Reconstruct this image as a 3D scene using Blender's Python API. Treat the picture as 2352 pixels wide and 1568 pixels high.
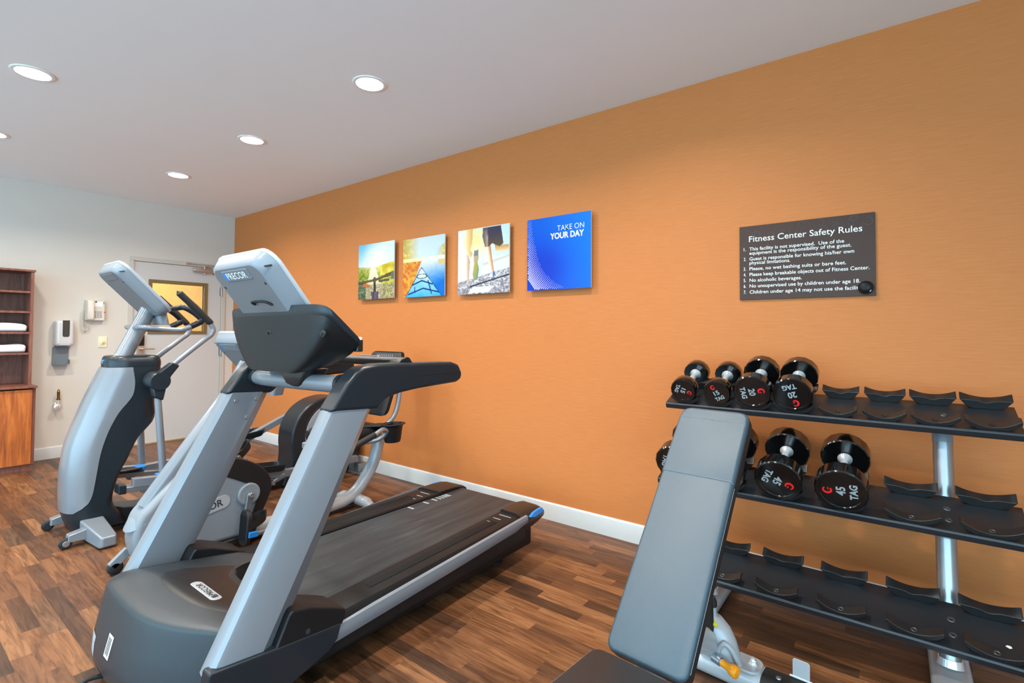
import bpy, bmesh, math, random
from mathutils import Vector, Matrix
PI = math.pi
random.seed(7)
for o in list(bpy.data.objects):
    bpy.data.objects.remove(o, do_unlink=True)
S = bpy.context.scene
COL = S.collection

# ------------------------------------------------------------------ camera
def look(yaw, pitch, roll):
    f = Vector((math.cos(yaw) * math.cos(pitch), math.sin(yaw) * math.cos(pitch), math.sin(pitch)))
    r = Vector((math.sin(yaw), -math.cos(yaw), 0))
    u = r.cross(f)
    r2 = math.cos(roll) * r + math.sin(roll) * u
    u2 = -math.sin(roll) * r + math.cos(roll) * u
    m = Matrix((r2, u2, -f)).transposed()
    return m
cam_d = bpy.data.cameras.new('camera')
cam = bpy.data.objects.new('camera', cam_d)
COL.objects.link(cam)
S.camera = cam
cam_d.sensor_fit = 'HORIZONTAL'
cam_d.sensor_width = 36.0
cam_d.lens = 36.0 * 1147.39 / 2352
cam_d.shift_x = 0.0
cam_d.shift_y = -(784.0 - 736.694) / 2352
cam_d.clip_start = 0.02
cam_d.clip_end = 60
M4 = look(math.radians(127.2651), math.radians(1.43311), math.radians(0.33654)).to_4x4()
M4.translation = Vector((6.569, -2.863, 1.25))
cam.matrix_world = M4

# ------------------------------------------------------------------ light and exposure
H = 2.676                      # ceiling height
LAMP_W = 13.2                  # watts of each ceiling downlight
W = bpy.data.worlds.new('world')
S.world = W
W.use_nodes = True
bg = W.node_tree.nodes['Background']
bg.inputs[0].default_value = (0.47, 0.79, 1.0, 1)
bg.inputs[1].default_value = 3.8
S.view_settings.view_transform = 'Standard'
S.view_settings.look = 'None'
S.view_settings.gamma = 1.0
S.view_settings.use_curve_mapping = False
S.view_settings.exposure = 0.6

# ------------------------------------------------------------------ materials
def lin(c):
    return tuple(((x / 255) / 12.92 if x / 255 <= 0.04045 else ((x / 255 + 0.055) / 1.055) ** 2.4) for x in c)
def nodes(m):
    return m.node_tree.nodes, m.node_tree.links
def mat(name, rgb, rough=0.5, metal=0.0, coat=0.0, noise=0.06, nscale=30.0, bump=0.0, bscale=400.0, spec=0.5, emit=None, alpha=None):
    m = bpy.data.materials.new(name)
    m.use_nodes = True
    N, L = nodes(m)
    b = N['Principled BSDF']
    c = lin(rgb)
    tc = N.new('ShaderNodeTexCoord')
    nz = N.new('ShaderNodeTexNoise')
    nz.inputs['Scale'].default_value = nscale
    nz.inputs['Detail'].default_value = 3
    L.new(tc.outputs['Object'], nz.inputs['Vector'])
    mx = N.new('ShaderNodeMix')
    mx.data_type = 'RGBA'
    mx.inputs[6].default_value = tuple(x * (1 - noise) for x in c) + (1,)
    mx.inputs[7].default_value = tuple(min(1, x * (1 + noise)) for x in c) + (1,)
    L.new(nz.outputs['Fac'], mx.inputs[0])
    L.new(mx.outputs[2], b.inputs['Base Color'])
    b.inputs['Roughness'].default_value = rough
    b.inputs['Metallic'].default_value = metal
    b.inputs['Coat Weight'].default_value = coat
    b.inputs['Coat Roughness'].default_value = 0.08
    b.inputs['Specular IOR Level'].default_value = spec
    if bump:
        n2 = N.new('ShaderNodeTexNoise')
        n2.inputs['Scale'].default_value = bscale
        L.new(tc.outputs['Object'], n2.inputs['Vector'])
        bp = N.new('ShaderNodeBump')
        bp.inputs['Strength'].default_value = bump
        bp.inputs['Distance'].default_value = 0.002
        L.new(n2.outputs['Fac'], bp.inputs['Height'])
        L.new(bp.outputs['Normal'], b.inputs['Normal'])
    if emit:
        b.inputs['Emission Color'].default_value = lin(emit[0]) + (1,)
        b.inputs['Emission Strength'].default_value = emit[1]
    return m

M = {}
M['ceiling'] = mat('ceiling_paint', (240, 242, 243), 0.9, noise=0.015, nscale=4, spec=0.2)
M['cream'] = mat('cream_wall_paint', (209, 202, 192), 0.75, noise=0.02, nscale=6, bump=0.08, bscale=250, spec=0.3)
M['trim'] = mat('white_trim_paint', (198, 199, 198), 0.4, noise=0.02)
M['door'] = mat('door_paint', (196, 194, 191), 0.45, noise=0.02, nscale=5)
M['frame'] = mat('door_frame_paint', (194, 188, 178), 0.45, noise=0.02)
M['silver'] = mat('silver_machine_paint', (124, 129, 136), 0.3, 0.2, coat=0.3, noise=0.02)
M['silver2'] = mat('grey_machine_plastic', (124, 130, 137), 0.4, 0.0, coat=0.1, noise=0.02)
M['shell'] = mat('light_grey_console_plastic', (124, 131, 139), 0.4, 0.0, coat=0.15, noise=0.02)
M['shellback'] = mat('mid_grey_console_plastic', (112, 114, 117), 0.5, noise=0.02)
M['bezel'] = mat('pale_console_bezel', (166, 170, 175), 0.3, coat=0.2, noise=0.01)
M['black'] = mat('black_machine_plastic', (19, 20, 22), 0.42, noise=0.08, bump=0.12, bscale=900, spec=0.3)
M['hood'] = mat('charcoal_textured_plastic', (38, 45, 50), 0.36, noise=0.06, bump=0.25, bscale=1200)
M['slate'] = mat('slate_machine_plastic', (26, 33, 39), 0.33, noise=0.05, spec=0.4)
M['brownblack'] = mat('brown_black_plastic', (29, 27, 27), 0.36, noise=0.05)
M['rubber'] = mat('black_rubber', (24, 24, 25), 0.6, noise=0.1, bump=0.2, bscale=500)
M['glossblack'] = mat('gloss_black_urethane', (9, 9, 10), 0.12, coat=0.5, noise=0.05)
M['faceblack'] = mat('black_urethane_face', (14, 14, 15), 0.22, noise=0.05)
M['rack'] = mat('black_powder_coat', (33, 36, 40), 0.3, 0.1, noise=0.1, nscale=12, bump=0.15, bscale=1500)
M['saddle'] = mat('black_nylon', (26, 26, 27), 0.36, noise=0.1, nscale=50, bump=0.15, bscale=900)
M['darksteel'] = mat('dark_steel', (84, 86, 88), 0.35, 0.7, noise=0.03)
M['chrome'] = mat('chrome', (238, 240, 242), 0.2, 0.65, noise=0.02)
M['steel'] = mat('satin_steel', (158, 162, 166), 0.3, 0.75, noise=0.03)
M['cast'] = mat('grey_cast_paint', (172, 174, 177), 0.38, 0.15, coat=0.2, noise=0.03)
M['blue'] = mat('blue_plastic', (22, 130, 214), 0.4, noise=0.03)
M['orange'] = mat('orange_plastic', (245, 150, 20), 0.35, noise=0.04)
M['white'] = mat('white_plastic', (206, 208, 208), 0.25, coat=0.3, noise=0.01)
M['whiteink'] = mat('white_ink', (238, 238, 236), 0.5, noise=0.0)
M['greyink'] = mat('pale_grey_ink', (150, 158, 160), 0.5, noise=0.0)
M['redink'] = mat('red_ink', (226, 30, 34), 0.4, noise=0.05)
M['darkink'] = mat('dark_ink', (40, 42, 45), 0.5, noise=0.0)
M['yellow'] = mat('yellow_label', (238, 214, 40), 0.5, noise=0.02)
M['bronze'] = mat('bronze_frame_paint', (126, 104, 66), 0.45, 0.2, noise=0.06)
M['nickel'] = mat('aged_nickel', (190, 172, 158), 0.35, 0.6, noise=0.06)
M['brass'] = mat('brass', (150, 118, 66), 0.3, 1.0, noise=0.1)
M['beige'] = mat('beige_phone_plastic', (212, 204, 190), 0.45, noise=0.03)
M['ivory'] = mat('ivory_switch_plastic', (226, 217, 182), 0.4, noise=0.02)
M['greyclear'] = mat('grey_smoked_plastic', (112, 120, 128), 0.3, noise=0.03)
M['darkwin'] = mat('dark_smoked_window', (70, 66, 64), 0.2, noise=0.03)
M['towel'] = mat('white_terry', (240, 240, 240), 0.95, noise=0.03, nscale=60, bump=0.8, bscale=350, spec=0.1)
M['leather'] = mat('black_vinyl_blue_sheen', (52, 70, 81), 0.34, noise=0.05, nscale=40, bump=0.35, bscale=700, spec=0.6)  # blue sheen on the black vinyl is mixed into this colour
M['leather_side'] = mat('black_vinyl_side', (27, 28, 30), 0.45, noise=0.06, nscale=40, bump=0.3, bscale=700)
M['thread'] = mat('white_thread', (150, 152, 152), 0.8, noise=0.05)
M['sign'] = mat('brown_sign_board', (70, 50, 41), 0.4, noise=0.1, nscale=9, spec=0.2)
M['swirl'] = mat('sign_pattern_ink', (64, 54, 50), 0.45, noise=0.02)
M['silvertape'] = mat('pale_grey_label', (158, 161, 165), 0.4, noise=0.03)
M['amber'] = mat('amber_wallpaper', (206, 160, 92), 0.7, noise=0.12, nscale=14)
M['lamp'] = mat('lamp_diffuser', (255, 255, 255), 0.5, noise=0.0, emit=((255, 252, 245), 14.0))
M['lamptrim'] = mat('lamp_trim_white', (236, 236, 235), 0.5, noise=0.01)
M['threshold'] = mat('tan_threshold', (150, 116, 74), 0.5, noise=0.1, nscale=30)

def stretch_noise(N, L, scale, nscale, detail=6, rough=0.6, dist=0.0):
    tc = N.new('ShaderNodeTexCoord')
    mp = N.new('ShaderNodeMapping')
    mp.inputs['Scale'].default_value = scale
    nz = N.new('ShaderNodeTexNoise')
    nz.inputs['Scale'].default_value = nscale
    nz.inputs['Detail'].default_value = detail
    nz.inputs['Roughness'].default_value = rough
    nz.inputs['Distortion'].default_value = dist
    L.new(tc.outputs['Object'], mp.inputs['Vector'])
    L.new(mp.outputs['Vector'], nz.inputs['Vector'])
    return tc, mp, nz
def ramp(N, stops):
    r = N.new('ShaderNodeValToRGB')
    e = r.color_ramp.elements
    while len(e) < len(stops):
        e.new(0.5)
    for i, (p, c) in enumerate(stops):
        e[i].position = p
        e[i].color = lin(c) + (1,)
    return r

def orange_wall():
    m = bpy.data.materials.new('orange_wallcovering')
    m.use_nodes = True
    N, L = nodes(m)
    b = N['Principled BSDF']
    tc, mp, nz = stretch_noise(N, L, (3.0, 3.0, 60.0), 3.0, 7, 0.7)
    r = ramp(N, [(0.3, (186, 110, 57)), (0.7, (200, 124, 68))])
    L.new(nz.outputs['Fac'], r.inputs[0])
    L.new(r.outputs[0], b.inputs['Base Color'])
    b.inputs['Roughness'].default_value = 0.6
    b.inputs['Specular IOR Level'].default_value = 0.25
    bp = N.new('ShaderNodeBump')
    bp.inputs['Strength'].default_value = 0.15
    bp.inputs['Distance'].default_value = 0.002
    L.new(nz.outputs['Fac'], bp.inputs['Height'])
    L.new(bp.outputs['Normal'], b.inputs['Normal'])
    return m
M['orange_wall'] = orange_wall()

def floor_wood():
    m = bpy.data.materials.new('strip_wood_floor')
    m.use_nodes = True
    N, L = nodes(m)
    b = N['Principled BSDF']
    tc = N.new('ShaderNodeTexCoord')
    sp = N.new('ShaderNodeSeparateXYZ')
    L.new(tc.outputs['Object'], sp.inputs[0])
    def mth(op, a, bb=None):
        n = N.new('ShaderNodeMath')
        n.operation = op
        for i, v in enumerate((a, bb)):
            if v is None:
                continue
            if isinstance(v, (int, float)):
                n.inputs[i].default_value = v
            else:
                L.new(v, n.inputs[i])
        return n.outputs[0]
    row = mth('FLOOR', mth('DIVIDE', sp.outputs[1], 0.062))
    wn = N.new('ShaderNodeTexWhiteNoise')
    wn.noise_dimensions = '1D'
    L.new(row, wn.inputs['W'])
    xs = mth('ADD', mth('DIVIDE', sp.outputs[0], 0.40), mth('MULTIPLY', wn.outputs['Value'], 7.3))
    colm = mth('FLOOR', xs)
    cv = N.new('ShaderNodeCombineXYZ')
    L.new(row, cv.inputs[0])
    L.new(colm, cv.inputs[1])
    w2 = N.new('ShaderNodeTexWhiteNoise')
    w2.noise_dimensions = '2D'
    L.new(cv.outputs[0], w2.inputs['Vector'])
    r = ramp(N, [(0.0, (72, 49, 34)), (0.2, (98, 65, 43)), (0.45, (114, 75, 48)), (0.7, (129, 85, 53)), (0.9, (144, 99, 64)), (1.0, (90, 67, 51))])
    L.new(w2.outputs['Value'], r.inputs[0])
    # grain: noise stretched along the strip, offset per strip
    mp = N.new('ShaderNodeMapping')
    mp.inputs['Scale'].default_value = (2.2, 26.0, 1.0)
    L.new(tc.outputs['Object'], mp.inputs['Vector'])
    ad = N.new('ShaderNodeVectorMath')
    ad.operation = 'ADD'
    L.new(mp.outputs['Vector'], ad.inputs[0])
    vs = N.new('ShaderNodeVectorMath')
    vs.operation = 'SCALE'
    L.new(w2.outputs['Color'], vs.inputs[0])
    vs.inputs['Scale'].default_value = 40.0
    L.new(vs.outputs[0], ad.inputs[1])
    nz = N.new('ShaderNodeTexNoise')
    nz.inputs['Scale'].default_value = 1.6
    nz.inputs['Detail'].default_value = 7
    nz.inputs['Roughness'].default_value = 0.62
    nz.inputs['Distortion'].default_value = 1.2
    L.new(ad.outputs[0], nz.inputs['Vector'])
    g = ramp(N, [(0.28, (70, 48, 34)), (0.46, (196, 186, 178)), (0.62, (255, 255, 255)), (0.8, (222, 196, 172))])
    L.new(nz.outputs['Fac'], g.inputs[0])
    mx = N.new('ShaderNodeMix')
    mx.data_type = 'RGBA'
    mx.blend_type = 'MULTIPLY'
    mx.inputs[0].default_value = 0.8
    L.new(r.outputs[0], mx.inputs[6])
    L.new(g.outputs[0], mx.inputs[7])
    L.new(mx.outputs[2], b.inputs['Base Color'])
    b.inputs['Roughness'].default_value = 0.42
    b.inputs['Specular IOR Level'].default_value = 0.4
    bp = N.new('ShaderNodeBump')
    bp.inputs['Strength'].default_value = 0.06
    bp.inputs['Distance'].default_value = 0.002
    L.new(nz.outputs['Fac'], bp.inputs['Height'])
    L.new(bp.outputs['Normal'], b.inputs['Normal'])
    return m
M['floor'] = floor_wood()

def grain(name, c1, c2, c3, scale=(14.0, 14.0, 1.2), rough=0.4, coat=0.1):
    m = bpy.data.materials.new(name)
    m.use_nodes = True
    N, L = nodes(m)
    b = N['Principled BSDF']
    tc, mp, nz = stretch_noise(N, L, scale, 2.2, 8, 0.62, 0.8)
    r = ramp(N, [(0.3, c1), (0.5, c2), (0.68, c3)])
    L.new(nz.outputs['Fac'], r.inputs[0])
    L.new(r.outputs[0], b.inputs['Base Color'])
    b.inputs['Roughness'].default_value = rough
    b.inputs['Coat Weight'].default_value = coat
    return m
M['cherry'] = grain('cherry_laminate', (120, 58, 26), (168, 88, 34), (196, 112, 46), rough=0.4)
M['mahog'] = grain('mahogany_laminate', (96, 54, 42), (122, 72, 56), (140, 86, 66), scale=(18.0, 18.0, 2.0), rough=0.45)

def belt_mat():
    m = bpy.data.materials.new('worn_black_belt')
    m.use_nodes = True
    N, L = nodes(m)
    b = N['Principled BSDF']
    tc, mp, nz = stretch_noise(N, L, (9.0, 0.9, 1.0), 3.0, 5, 0.6, 0.6)
    r = ramp(N, [(0.35, (33, 38, 42)), (0.6, (44, 51, 56)), (0.78, (66, 75, 81))])
    L.new(nz.outputs['Fac'], r.inputs[0])
    L.new(r.outputs[0], b.inputs['Base Color'])
    b.inputs['Roughness'].default_value = 0.48
    n2 = N.new('ShaderNodeTexNoise')
    n2.inputs['Scale'].default_value = 700
    L.new(tc.outputs['Object'], n2.inputs['Vector'])
    bp = N.new('ShaderNodeBump')
    bp.inputs['Strength'].default_value = 0.3
    bp.inputs['Distance'].default_value = 0.002
    L.new(n2.outputs['Fac'], bp.inputs['Height'])
    L.new(bp.outputs['Normal'], b.inputs['Normal'])
    return m
M['belt'] = belt_mat()

def print_mat():
    m = bpy.data.materials.new('glossy_photo_print')
    m.use_nodes = True
    N, L = nodes(m)
    b = N['Principled BSDF']
    at = N.new('ShaderNodeVertexColor')
    at.layer_name = 'Col'
    L.new(at.outputs['Color'], b.inputs['Base Color'])
    b.inputs['Roughness'].default_value = 0.25
    b.inputs['Specular IOR Level'].default_value = 0.2
    return m
M['print'] = print_mat()

def glass_mat():
    m = bpy.data.materials.new('pane_glass')
    m.use_nodes = True
    N, L = nodes(m)
    b = N['Principled BSDF']
    b.inputs['Base Color'].default_value = (0.96, 0.97, 0.96, 1)
    b.inputs['Roughness'].default_value = 0.02
    b.inputs['Transmission Weight'].default_value = 1.0
    b.inputs['IOR'].default_value = 1.45
    return m
M['glass'] = glass_mat()

# ------------------------------------------------------------------ mesh helpers
class MB:
    """collects shapes in world coordinates and links them as ONE mesh object"""
    def __init__(s):
        s.v = []
        s.f = []
    def add(s, vs, fs):
        o = len(s.v)
        s.v += [tuple(p) for p in vs]
        s.f += [tuple(i + o for i in f) for f in fs]
        return s
    def box(s, lo, hi):
        x0, y0, z0 = lo
        x1, y1, z1 = hi
        return s.add([(x0, y0, z0), (x1, y0, z0), (x1, y1, z0), (x0, y1, z0), (x0, y0, z1), (x1, y0, z1), (x1, y1, z1), (x0, y1, z1)],
                     [(0, 3, 2, 1), (4, 5, 6, 7), (0, 1, 5, 4), (1, 2, 6, 5), (2, 3, 7, 6), (3, 0, 4, 7)])
    def obox(s, c, ax, ay, az, hx, hy, hz):
        """oriented box: centre, three unit axes, half sizes"""
        c = Vector(c)
        vs = []
        for k in (-1, 1):
            for q, p in ((-1, -1), (1, -1), (1, 1), (-1, 1)):
                vs.append(c + ax * hx * q + ay * hy * p + az * hz * k)
        return s.add(vs, [(0, 3, 2, 1), (4, 5, 6, 7), (0, 1, 5, 4), (1, 2, 6, 5), (2, 3, 7, 6), (3, 0, 4, 7)])
    def loft(s, loops, cap0=True, cap1=True, closed=True):
        n = len(loops[0])
        vs = [p for l in loops for p in l]
        fs = []
        for i in range(len(loops) - 1):
            for j in range(n if closed else n - 1):
                k = (j + 1) % n
                fs.append((i * n + j, i * n + k, (i + 1) * n + k, (i + 1) * n + j))
        if cap0:
            fs.append(tuple(reversed(range(n))))
        if cap1:
            b = (len(loops) - 1) * n
            fs.append(tuple(range(b, b + n)))
        return s.add(vs, fs)
    def prism_x(s, poly, x0, x1):
        return s.loft([[(x0, y, z) for y, z in poly], [(x1, y, z) for y, z in poly]])
    def prism_z(s, poly, z0, z1):
        return s.loft([[(x, y, z0) for x, y in poly], [(x, y, z1) for x, y in poly]])
    def prism(s, poly, o, ex, ey, n):
        """polygon (u,v) in the plane o+u*ex+v*ey, extruded by vector n"""
        o, ex, ey, n = Vector(o), Vector(ex), Vector(ey), Vector(n)
        a = [o + ex * u + ey * v for u, v in poly]
        return s.loft([a, [p + n for p in a]])
    def tube(s, pts, r, n=14, cap=True, smooth=0, flat=None):
        pts = [Vector(p) for p in pts]
        if smooth:
            pts = catmull(pts, smooth)
        m = len(pts)
        rs = r if isinstance(r, (list, tuple)) else [r] * m
        if len(rs) != m:
            rs = [rs[0] + (rs[-1] - rs[0]) * i / (m - 1) for i in range(m)] if len(rs) == 2 else [rs[min(len(rs) - 1, int(i * len(rs) / m))] for i in range(m)]
        t = (pts[1] - pts[0]).normalized()
        up = Vector((0, 0, 1)) if abs(t.z) < 0.9 else Vector((1, 0, 0))
        a = t.cross(up).normalized()
        loops = []
        for i in range(m):
            if i == 0:
                t2 = (pts[1] - pts[0]).normalized()
            elif i == m - 1:
                t2 = (pts[-1] - pts[-2]).normalized()
            else:
                t2 = ((pts[i + 1] - pts[i]).normalized() + (pts[i] - pts[i - 1]).normalized()).normalized()
            a = (a - t2 * a.dot(t2)).normalized()
            b = t2.cross(a)
            fa, fb = (1, 1) if flat is None else flat
            loops.append([pts[i] + (a * math.cos(2 * PI * k / n) * fa + b * math.sin(2 * PI * k / n) * fb) * rs[i] for k in range(n)])
        return s.loft(loops, cap, cap)
    def lathe(s, prof, o, axis, n=24, ph=0.0, a0=None):
        """profile of (radius, distance along axis)"""
        o, t = Vector(o), Vector(axis).normalized()
        up = Vector((0, 0, 1)) if abs(t.z) < 0.9 else Vector((1, 0, 0))
        a = Vector(a0) if a0 is not None else t.cross(up).normalized()
        b = t.cross(a)
        loops = [[o + t * d + (a * math.cos(2 * PI * k / n + ph) + b * math.sin(2 * PI * k / n + ph)) * r for k in range(n)] for r, d in prof]
        return s.loft(loops)
    def text(s, body, o, ex, ey, w=None, h=None, bold=0.0, depth=0.0006, align='L'):
        """lettering from o along ex, cap height h, total width w"""
        vs, fs, x0, x1, ch = glyphs(body, bold)
        o, ex, ey = Vector(o), Vector(ex).normalized(), Vector(ey).normalized()
        n = ex.cross(ey)
        sx = (w / (x1 - x0)) if w else None
        sy = (h / ch) if h else sx
        if sx is None:
            sx = sy
        wid = (x1 - x0) * sx
        off = 0 if align == 'L' else (-wid / 2 if align == 'C' else -wid)
        return s.add([o + ex * ((x - x0) * sx + off) + ey * (y * sy) + n * depth for x, y in vs], fs)
    def build(s, name, m, parent=None, smooth=35, bevel=0.0, seg=2, subd=0, kind=None):
        me = bpy.data.meshes.new(name)
        org = Vector((0, 0, 0)) if parent is None else world_origin(parent)
        me.from_pydata([Vector(p) - org for p in s.v], [], s.f)
        bm = bmesh.new()
        bm.from_mesh(me)
        bmesh.ops.recalc_face_normals(bm, faces=bm.faces)
        bm.to_mesh(me)
        bm.free()
        me.materials.append(M[m] if isinstance(m, str) else m)
        if smooth:
            for p in me.polygons:
                p.use_smooth = True
            if not bevel and not subd:
                me.set_sharp_from_angle(angle=math.radians(smooth))
        o = bpy.data.objects.new(name, me)
        COL.objects.link(o)
        if parent is not None:
            o.parent = parent
        if bevel:
            b = o.modifiers.new('bevel', 'BEVEL')
            b.width = bevel
            b.segments = seg
            b.limit_method = 'ANGLE'
            b.angle_limit = math.radians(32)
            b.harden_normals = True
        if subd:
            b = o.modifiers.new('subdivision', 'SUBSURF')
            b.levels = subd
            b.render_levels = subd
        if kind:
            o['kind'] = kind
        return o

def world_origin(p):
    v = Vector(p.location)
    while p.parent is not None:
        p = p.parent
        v = v + Vector(p.location)
    return v

_G = {}
def glyphs(body, bold=0.0):
    k = (body, bold)
    if k in _G:
        return _G[k]
    def conv(t):
        cu = bpy.data.curves.new('lettering', 'FONT')
        cu.body = t
        cu.size = 1.0
        cu.offset = bold
        cu.resolution_u = 3
        ob = bpy.data.objects.new('lettering', cu)
        COL.objects.link(ob)
        dg = bpy.context.evaluated_depsgraph_get()
        me = bpy.data.meshes.new_from_object(ob.evaluated_get(dg))
        vs = [(v.co.x, v.co.y) for v in me.vertices]
        fs = [tuple(p.vertices) for p in me.polygons]
        bpy.data.objects.remove(ob, do_unlink=True)
        bpy.data.meshes.remove(me)
        bpy.data.curves.remove(cu)
        return vs, fs
    vs, fs = conv(body)
    if 'cap' not in _G:
        hv, _ = conv('H')
        _G['cap'] = max(y for x, y in hv) - min(y for x, y in hv)
    x0 = min(x for x, y in vs)
    x1 = max(x for x, y in vs)
    _G[k] = (vs, fs, x0, x1, _G['cap'])
    return _G[k]

def catmull(p, k):
    q = [p[0] * 2 - p[1]] + list(p) + [p[-1] * 2 - p[-2]]
    out = []
    for i in range(1, len(q) - 2):
        for j in range(k):
            t = j / k
            a, b, c, d = q[i - 1], q[i], q[i + 1], q[i + 2]
            out.append(0.5 * ((2 * b) + (c - a) * t + (2 * a - 5 * b + 4 * c - d) * t * t + (3 * b - a - 3 * c + d) * t ** 3))
    out.append(p[-1].copy())
    return out
def smooth2(poly, k):
    return [(v.x, v.y) for v in catmull([Vector((a, b, 0)) for a, b in poly], k)]
def rrect(w, h, r, n=5, cx=0.0, cy=0.0):
    """rounded rectangle outline, half sizes w,h"""
    out = []
    for sx, sy, a in ((1, 1, 0), (-1, 1, PI / 2), (-1, -1, PI), (1, -1, 1.5 * PI)):
        for i in range(n + 1):
            t = a + i / n * PI / 2
            out.append((cx + sx * (w - r) + r * math.cos(t), cy + sy * (h - r) + r * math.sin(t)))
    return out
def thing(name, label, cat, loc=(0, 0, 0), group=None):
    o = bpy.data.objects.new(name, None)
    COL.objects.link(o)
    o.location = loc
    o.empty_display_size = 0.1
    o['label'] = label
    o['category'] = cat
    if group:
        o['group'] = group
    return o
def copy_tree(o, parent=None):
    c = o.copy()
    COL.objects.link(c)
    c.parent = parent
    for ch in list(o.children):
        copy_tree(ch, c)
    return c
X, Y, Z = Vector((1, 0, 0)), Vector((0, 1, 0)), Vector((0, 0, 1))
def UP(t):
    """unit vector in the y-z plane leaning back from vertical towards -y by t"""
    return Vector((0, -math.sin(t), math.cos(t)))
# ------------------------------------------------------------------ the room
XR, YF = 9.4, -7.0             # how far floor and ceiling reach to the right and behind the camera
MB().box((-0.12, YF, -0.1), (XR, 0.12, 0)).build('floor', 'floor', kind='structure', smooth=0)
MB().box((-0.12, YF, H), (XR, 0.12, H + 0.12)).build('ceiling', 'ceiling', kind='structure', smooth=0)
MB().box((XR - 0.9, -2.3, 0), (XR - 0.8, 0.0, H)).build('wall_right_light_block', 'cream', kind='structure', smooth=0)  # unseen short wall, added to hold back sky light from the right
MB().box((0, 0, 0), (XR, 0.12, H)).build('wall_back', 'orange_wall', kind='structure', smooth=0)
DY0, DY1, DZ = -1.04, -0.145, 2.02     # door opening
w = MB()
w.box((-0.12, YF, 0), (0, DY0 - 0.045, H))
w.box((-0.12, DY1 + 0.045, 0), (0, 0.12, H))
w.box((-0.12, DY0 - 0.045, DZ + 0.045), (0, DY1 + 0.045, H))
w.build('wall_left', 'cream', kind='structure', smooth=0)
def base_prof(h=0.115, t=0.014):
    return [(0, 0), (t, 0), (t, h - 0.012), (t - 0.004, h - 0.003), (t - 0.008, h), (0, h)]
def baseboard_back():
    m = MB()
    m.loft([[(x, -d, z) for d, z in base_prof()] for x in (0.0145, XR)])
    m.build('baseboard_back', 'trim', kind='structure', smooth=30)
baseboard_back()
m = MB()
m.loft([[(d, y, z) for d, z in base_prof()] for y in (-1.862, DY0 - 0.047)])
m.loft([[(d, y, z) for d, z in base_prof()] for y in (DY1 + 0.047, -0.0)])
m.build('baseboard_left', 'trim', kind='structure', smooth=30)

# door with its frame, glass, closer, lock and hinges
d1 = bpy.data.objects.new('door_1', None)
COL.objects.link(d1)
d1.location = (0, (DY0 + DY1) / 2, 0)
d1['kind'] = 'structure'
f = MB()
for lo, hi in (((-0.10, DY0 - 0.045, 0), (0.012, DY0, DZ)), ((-0.10, DY1, 0), (0.012, DY1 + 0.045, DZ)), ((-0.10, DY0 - 0.045, DZ), (0.012, DY1 + 0.045, DZ + 0.045))):
    f.box(lo, hi)
f.build('door_frame', 'frame', d1, bevel=0.003)
gy0, gy1, gz0, gz1 = -0.872, -0.329, 1.25, 1.80    # glass
lf = MB()
a, b = DY0 + 0.004, DY1 - 0.004
for lo, hi in (((-0.046, a, 0.012), (-0.004, gy0, DZ - 0.004)), ((-0.046, gy1, 0.012), (-0.004, b, DZ - 0.004)), ((-0.046, gy0, 0.012), (-0.004, gy1, gz0)), ((-0.046, gy0, gz1), (-0.004, gy1, DZ - 0.004))):
    lf.box(lo, hi)
leaf = lf.build('door_leaf', 'door', d1, smooth=0)
wf = MB()
for xa, xb in ((-0.054, -0.046), (-0.004, 0.008)):
    wf.box((xa, gy0 - 0.028, gz0 + 0.006), (xb, gy0 + 0.006, gz1 - 0.006))
    wf.box((xa, gy1 - 0.006, gz0 + 0.006), (xb, gy1 + 0.028, gz1 - 0.006))
    wf.box((xa, gy0 - 0.028, gz1 - 0.006), (xb, gy1 + 0.028, gz1 + 0.03))
    wf.box((xa, gy0 - 0.028, gz0 - 0.03), (xb, gy1 + 0.028, gz0 + 0.006))
wfo = wf.build('window_frame', 'bronze', d1, smooth=0)
MB().box((-0.030, gy0, gz0), (-0.024, gy1, gz1)).build('glass_pane', 'glass', d1, smooth=0)
MB().box((-0.05, DY0, 0), (0.02, DY1, 0.010)).build('threshold', 'threshold', d1, bevel=0.003)
for z in (1.737, 1.007, 0.28):
    h = MB()
    h.lathe([(0.0, -0.058), (0.008, -0.058), (0.009, -0.05), (0.009, 0.05), (0.008, 0.058), (0, 0.058)], (0.010, DY1 + 0.002, z), Z, 12)
    h.box((-0.002, DY1 - 0.018, z - 0.05), (0.003, DY1 + 0.02, z + 0.05))
    h.build('hinge', 'steel', d1)
lk = MB()
lk.loft([[(-0.004, -0.965 + u, 1.09 + v) for u, v in rrect(0.033, 0.125, 0.006)], [(0.020, -0.965 + u * 0.95, 1.09 + v * 0.985) for u, v in rrect(0.033, 0.125, 0.006)]])
lock = lk.build('lock_plate', 'nickel', d1)
MB().loft([[(0.020, -0.965 + u, 1.152 + v) for u, v in rrect(0.031, 0.061, 0.006)], [(0.028, -0.965 + u * 0.94, 1.152 + v * 0.97) for u, v in rrect(0.031, 0.061, 0.006)]]).build('card_reader', 'black', lock)
MB().box((0.018, -0.972, 0.975), (0.024, -0.952, 0.998)).build('keyhole_cover', 'black', lock, bevel=0.002)
lv = MB()
lv.lathe([(0.0, 0), (0.017, 0), (0.015, 0.03), (0.011, 0.045), (0, 0.047)], (0.02, -0.966, 1.058), X, 16)
lv.tube([(0.058, -0.972, 1.058), (0.062, -0.945, 1.058), (0.062, -0.85, 1.056)], [0.011, 0.0085], 12, smooth=5)
lv.build('lever_handle', 'nickel', d1)
cl = MB()
cl.lathe([(0, 0), (0.020, 0), (0.025, 0.01), (0.025, 0.215), (0.020, 0.225), (0, 0.225)], (0.027, -0.468, 1.975), Y, 16)
cl.box((-0.004, -0.36, 1.955), (0.03, -0.33, 1.995))
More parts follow.
